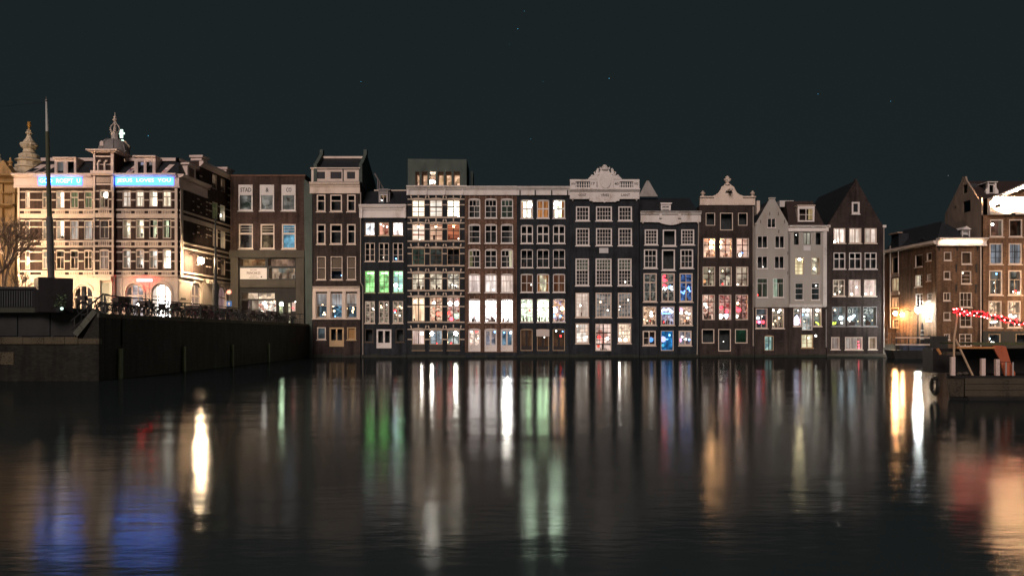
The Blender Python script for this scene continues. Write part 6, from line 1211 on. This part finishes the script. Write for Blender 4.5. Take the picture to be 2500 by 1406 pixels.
# ------------------------------------------------------------------ terrace, lamps and moored barge at the side canal
tq = thing('quay_terrace', 'low stone quay terrace with graffiti at the mouth of the side canal', 'quay'); 
part('wall', MB().box(45.6, 48.6, 98.2, 103, -1, 1.45), CONC, tq); part('kerb', MB().box(45.55, 48.65, 98.1, 98.6, 1.46, 1.62), COP, tq); part('pier', MB().box(47.3, 49.2, 93.6, 98.09, -1, 1.5), CONC, tq)
me = fit_text('RAXSON', 45.8, 47.2, .35, .95, -98.2 + .004, T1, .004); obj('graffiti', me, tq, I4)
me = fit_text('TEMPZ', 47.5, 49.0, .3, 1.1, -93.6 + .004, T1, .004); obj('graffiti', me, tq, I4)
tr = thing('terrace_railing', 'iron railing with thin posts on the quay terrace', 'railing')
for k in range(6): part('post', MB().tube([(45.8 + k * .55, 98.4, 1.6), (45.8 + k * .55, 98.4, 3.0 + (.8 if k in (1, 3) else 0))], .035, 5), METAL, tr)
for z in (2.2, 2.9): part('rail', MB().tube([(45.8, 98.4, z), (48.55, 98.4, z)], .03, 5), METAL, tr)
ba = thing('moored_barge', 'small dark flat barge with pale rubbing strakes moored below the terrace', 'boat', loc=(46.6, 92.2, 0))
part('hull', MB().add([(-2.6, -.9, -.3), (2.4, -.9, -.3), (2.4, .9, -.3), (-2.6, .9, -.3), (-3, -1.1, 1.0), (2.8, -1.1, 1.0), (2.8, 1.1, 1.0), (-3, 1.1, 1.0)], [(0, 3, 2, 1), (4, 5, 6, 7), (0, 1, 5, 4), (1, 2, 6, 5), (2, 3, 7, 6), (3, 0, 4, 7)]), METAL, ba)
for z in (1.55, 2.35): part('strake', MB().box(-2.7, 1.2, -1.14, -1.02, z, z + .14), mat('pale_strake', (.5, .42, .36), .5), ba)
part('bench', MB().box(-1.6, 1.0, -.6, .2, 1.0, 1.5), mat('barge_blue', (.05, .07, .12), .5), ba); part('cabin', MB().box(1.6, 3.4, -.9, .9, 1.0, 2.6), METAL, ba)
for x in (-2.6, -1.2, 1.1): part('post', MB().box(x, x + .1, -1.0, -.9, 1.0, 2.7), METAL, ba)
zl = HC + (HY - 757) / F * 94.3; lantern('street_lamp', 'dazzling cold white street lamp on a thick post at the side canal', ((2241 - 1250) / F * 94.3, 94.3, zl), (.92, 1, .97), 800, .30, post=-(zl - 1.5))
zl = HC + (HY - 765) / F * 99.6; lantern('wall_lantern', 'orange wall lantern glaring beside the loading doors', ((2186 - 1250) / F * 99.6, 99.6, zl), (1, .50, .20), 900, .25, [(0, 0, .35), (.3, 0, .6), (.75, 0, .4)])
zl = HC + (HY - 768) / F * 97.6; lantern('wall_lantern', 'smaller warm lantern between the orange and the white lamp', ((2203 - 1250) / F * 97.6, 97.6, zl), (1, .58, .28), 260, .22, [(0, 0, .35), (.5, 0, .6), (1.1, 0, .4)])
bo = thing('striped_bollard', 'tall tapering dark bollard with pale bands beside the white lamp', 'bollard', loc=((2252 - 1250) / F * 94.2, 94.2, 1.5)); part('body', MB().lathe(0, 0, [(.26, 0), (.20, 1.2), (.12, 2.3), (.04, 2.7)], 10), METAL, bo)
for z, r in ((.7, .245), (1.2, .215), (1.7, .18)): part('band', MB().lathe(0, 0, [(r, z), (r - .01, z + .12)], 10), T1, bo)

# ------------------------------------------------------------------ tour boat at the right edge
YB = 34; FB = Fac(0, YB); bu = FB.u; bz = lambda y: HC + (HY - y) / F * YB
HULL = mat('hull_timber', (.050, .042, .030), .8, .35, 1.5); HB2 = mat('hull_black', (.015, .015, .015), .5)
bt = thing('tour_boat', 'old wooden boat with white fender boards and a canopy, cut off by the picture edge', 'boat', loc=(0, 0, 0))
x0, x1 = bu(2306), bu(2860); zd = bz(917)
def plan(o_, z, yb=3.6): return [(x0 + .9 + o_, YB - .1 - o_ * 0, z), (x1, YB - .1, z), (x1, YB + yb, z), (x0 + 3.4 + o_, YB + yb, z), (x0 + 1.9 + o_, YB + yb * .75, z), (x0 + .9 + o_, YB + yb * .4, z), (x0 + .35 + o_, YB + .4, z)]
def hull(z0, z1, o0, o1, m, nm):
    a, b = plan(o0, z0), plan(o1, z1); n = len(a); part(nm, MB().add(a + b, [(i, (i + 1) % n, n + (i + 1) % n, n + i) for i in range(n)] + [tuple(range(n))[::-1], tuple(range(n, 2 * n))]), m, bt)
hull(-.4, bz(968), .25, .05, HB2, 'lower_hull'); hull(bz(967.9), zd - .12, .05, 0, HULL, 'hull'); hull(zd - .119, zd, -.05, -.05, HB2, 'rubbing_strake')
for k in range(3): part('hull_plank', MB().box(x0 + .8, x1, YB - .135, YB - .101, bz(966) + k * .26, bz(966) + k * .26 + .24), HULL, bt)
part('bow_tyre', MB().tube([(x0 - .05, YB + .7 + .28 * math.cos(t), .55 + .34 * math.sin(t)) for t in [2 * math.pi * k / 12 for k in range(12)]], .09, 6, closed=True), HB2, bt)
WF = mat('fender_white', (.55, .44, .40), .6, .15); RDP = mat('gangplank_red', (.36, .10, .05), .55, .2, 2); OCH = mat('ochre_beam', (.42, .20, .07), .6, .2)
for xa, ya in ((2326, 871), (2400, 875), (2435, 877), (2520, 880), (2600, 880)): part('white_post', MB().box(bu(xa), bu(xa) + .17, YB + .1, YB + .24, zd + .001, bz(ya)), WF, bt)
mst = part('bent_pole', MB().tube([(bu(2338), YB + .3, zd), (bu(2338.5), YB + .3, bz(870)), (bu(2339), YB + .3, bz(825)), (bu(2343), YB + .3, bz(800)), (bu(2346), YB + .3, bz(775)), (bu(2349), YB + .3, bz(752))], [.05, .05, .045, .04, .035, .03], 6), TAN, bt)
part('stay', MB().tube([(bu(2341), YB + .25, bz(828)), (bu(2383), YB + .25, zd)], .045, 6), TAN, bt)
part('stay', MB().tube([(bu(2316), YB + .9, bz(852)), (bu(2324), YB + .9, bz(866))], .06, 6), OCH, bt)
part('canopy_beam', MB().box(bu(2343), bu(2437), YB + .2, YB + .34, bz(851), bz(846.5)), OCH, bt)
part('canopy_roof', MB().box(bu(2392), bu(2860), YB + .6, YB + 3.2, bz(841), bz(837)), mat('canopy_green', (.055, .075, .035), .8, .3), bt)
part('canopy_edge', MB().box(bu(2392), bu(2860), YB + .55, YB + .6, bz(842.5), bz(836.5)), mat('canopy_green', (.055, .075, .035), .8, .3), bt)
part('cabin', MB().box(bu(2350), bu(2860), YB + 2.4, YB + 3.3, zd + .001, bz(853)), HB2, bt)
pts = [(2431, 843.5), (2452, 843.5), (2464, 846), (2474, 880), (2487, 912), (2486, 920), (2480, 926), (2463, 926), (2450, 880), (2440, 862)]
g_ = part('red_panel', MB().prism([(bu(x) , bz(y)) for x, y in pts], -YB - .30, -YB - .22), RDP, bt); part('panel_joint', MB().prism([(bu(2450.5), bz(884)), (bu(2475), bz(884)), (bu(2475.2), bz(883)), (bu(2450.2), bz(883))], -YB - .218, -YB - .205), HB2, bt)
for xx, yt in ((2456, 884), (2473, 884)): part('rail_post', MB().tube([(bu(xx), YB - .0, bz(932)), (bu(xx), YB + .0, bz(yt))], .03, 5), T1, bt)
part('rope_box', MB().box(bu(2366), bu(2379), YB + 1.0, YB + 1.4, bz(868), bz(860)), CONC, bt); part('rope_box', MB().box(bu(2350), bu(2364), YB + 1.2, YB + 1.6, bz(869), bz(861)), mat('dull_box', (.10, .09, .07), .8), bt)
for x, r in ((2352, .12), (2367, .13), (2348, .07)): part('coiled_rope', MB().ball((bu(x), YB + .3, zd + r * .6), r, 8, sz=.6), CONC, bt)
gd = thing('light_garland', 'dark fir garland full of glowing red fairy lights, hung above the boat', 'garland')
gp = [(2333, 758), (2350, 761), (2368, 764), (2390, 763), (2412, 768), (2440, 776), (2470, 781), (2500, 788), (2560, 800), (2640, 812)]
cv = [Vector((bu(x), YB + .25, bz(y))) for x, y in gp]; rr = random.Random(2)
gm = MB()
for i in range(len(cv) - 1):
    for k in range(150):
        t = (k + rr.random()) / 150; p = cv[i].lerp(cv[i + 1], t); dr = Vector((rr.uniform(-.8, .8), rr.uniform(-1, 1), rr.uniform(-1, 1))).normalized(); L_ = rr.uniform(.08, .17); s2 = Vector((-dr.z, 0, dr.x)) * .018
        gm.add([p - s2, p + s2, p + dr * L_], [(0, 1, 2)])
part('fir_sprigs', gm, mat('fir_green', (.035, .05, .025), .9, .3), gd)['kind'] = 'stuff'
part('cable', MB().tube(cv, .02, 5), METAL, gd)
RB = emit('fairy_red', (1, .008, .015), 18); RBW = emit('fairy_red_hot', (1, .10, .10), 60); bm1 = MB().ball((0, 0, 0), .020, 6).mesh('bulb', RB); bm2 = MB().ball((0, 0, 0), .024, 6).mesh('bulb', RBW)
for k in range(120):
    t = (k + rr.random()) / 120 * (len(cv) - 1.001); i = int(t); p = cv[i].lerp(cv[i + 1], t - i)
    obj('bulb', bm2 if k % 5 == 0 else bm1, gd, T(p.x, p.y - rr.uniform(.03, .16), p.z + rr.uniform(-.15, .13)))
# red hanging lamp whose light streaks the water, and faint stars
for i, (px, py, w) in enumerate(((1264, 71, 'second brightest, high above the warm brown house'), (1487, 192, 'the brightest, above the carved crest'), (1244, 109, 'dim one just below the twin at the top'), (1280, 28, 'highest one, at the top of the picture'), (881, 200, 'lone one over the green lit house'), (362, 332, 'low one right of the lit cross'), (1296, 340, 'low faint one over the black house'), (1326, 200, 'faint one left of the brightest'), (2174, 248, 'faint one over the side canal'), (2315, 429, 'low white one left of the grey gable'), (1997, 230, 'faint one over the cream houses'))):
    D = 900; s = D / F; r = (1.25 if py in (71, 192, 332) else .8)
    tag(obj('star', MB().ball((0, 0, 0), r * s * .55, 6).mesh('star', emit('star_blue' if py not in (429,) else 'star_white', (.12, .6, 1) if py != 429 else (1, 1, 1), 1.6 if r > 1 else .7)), M=T((px - 1250) * s, D, HC + (HY - py) * s)), 'tiny star in the night sky, ' + w, 'star', 'stars')
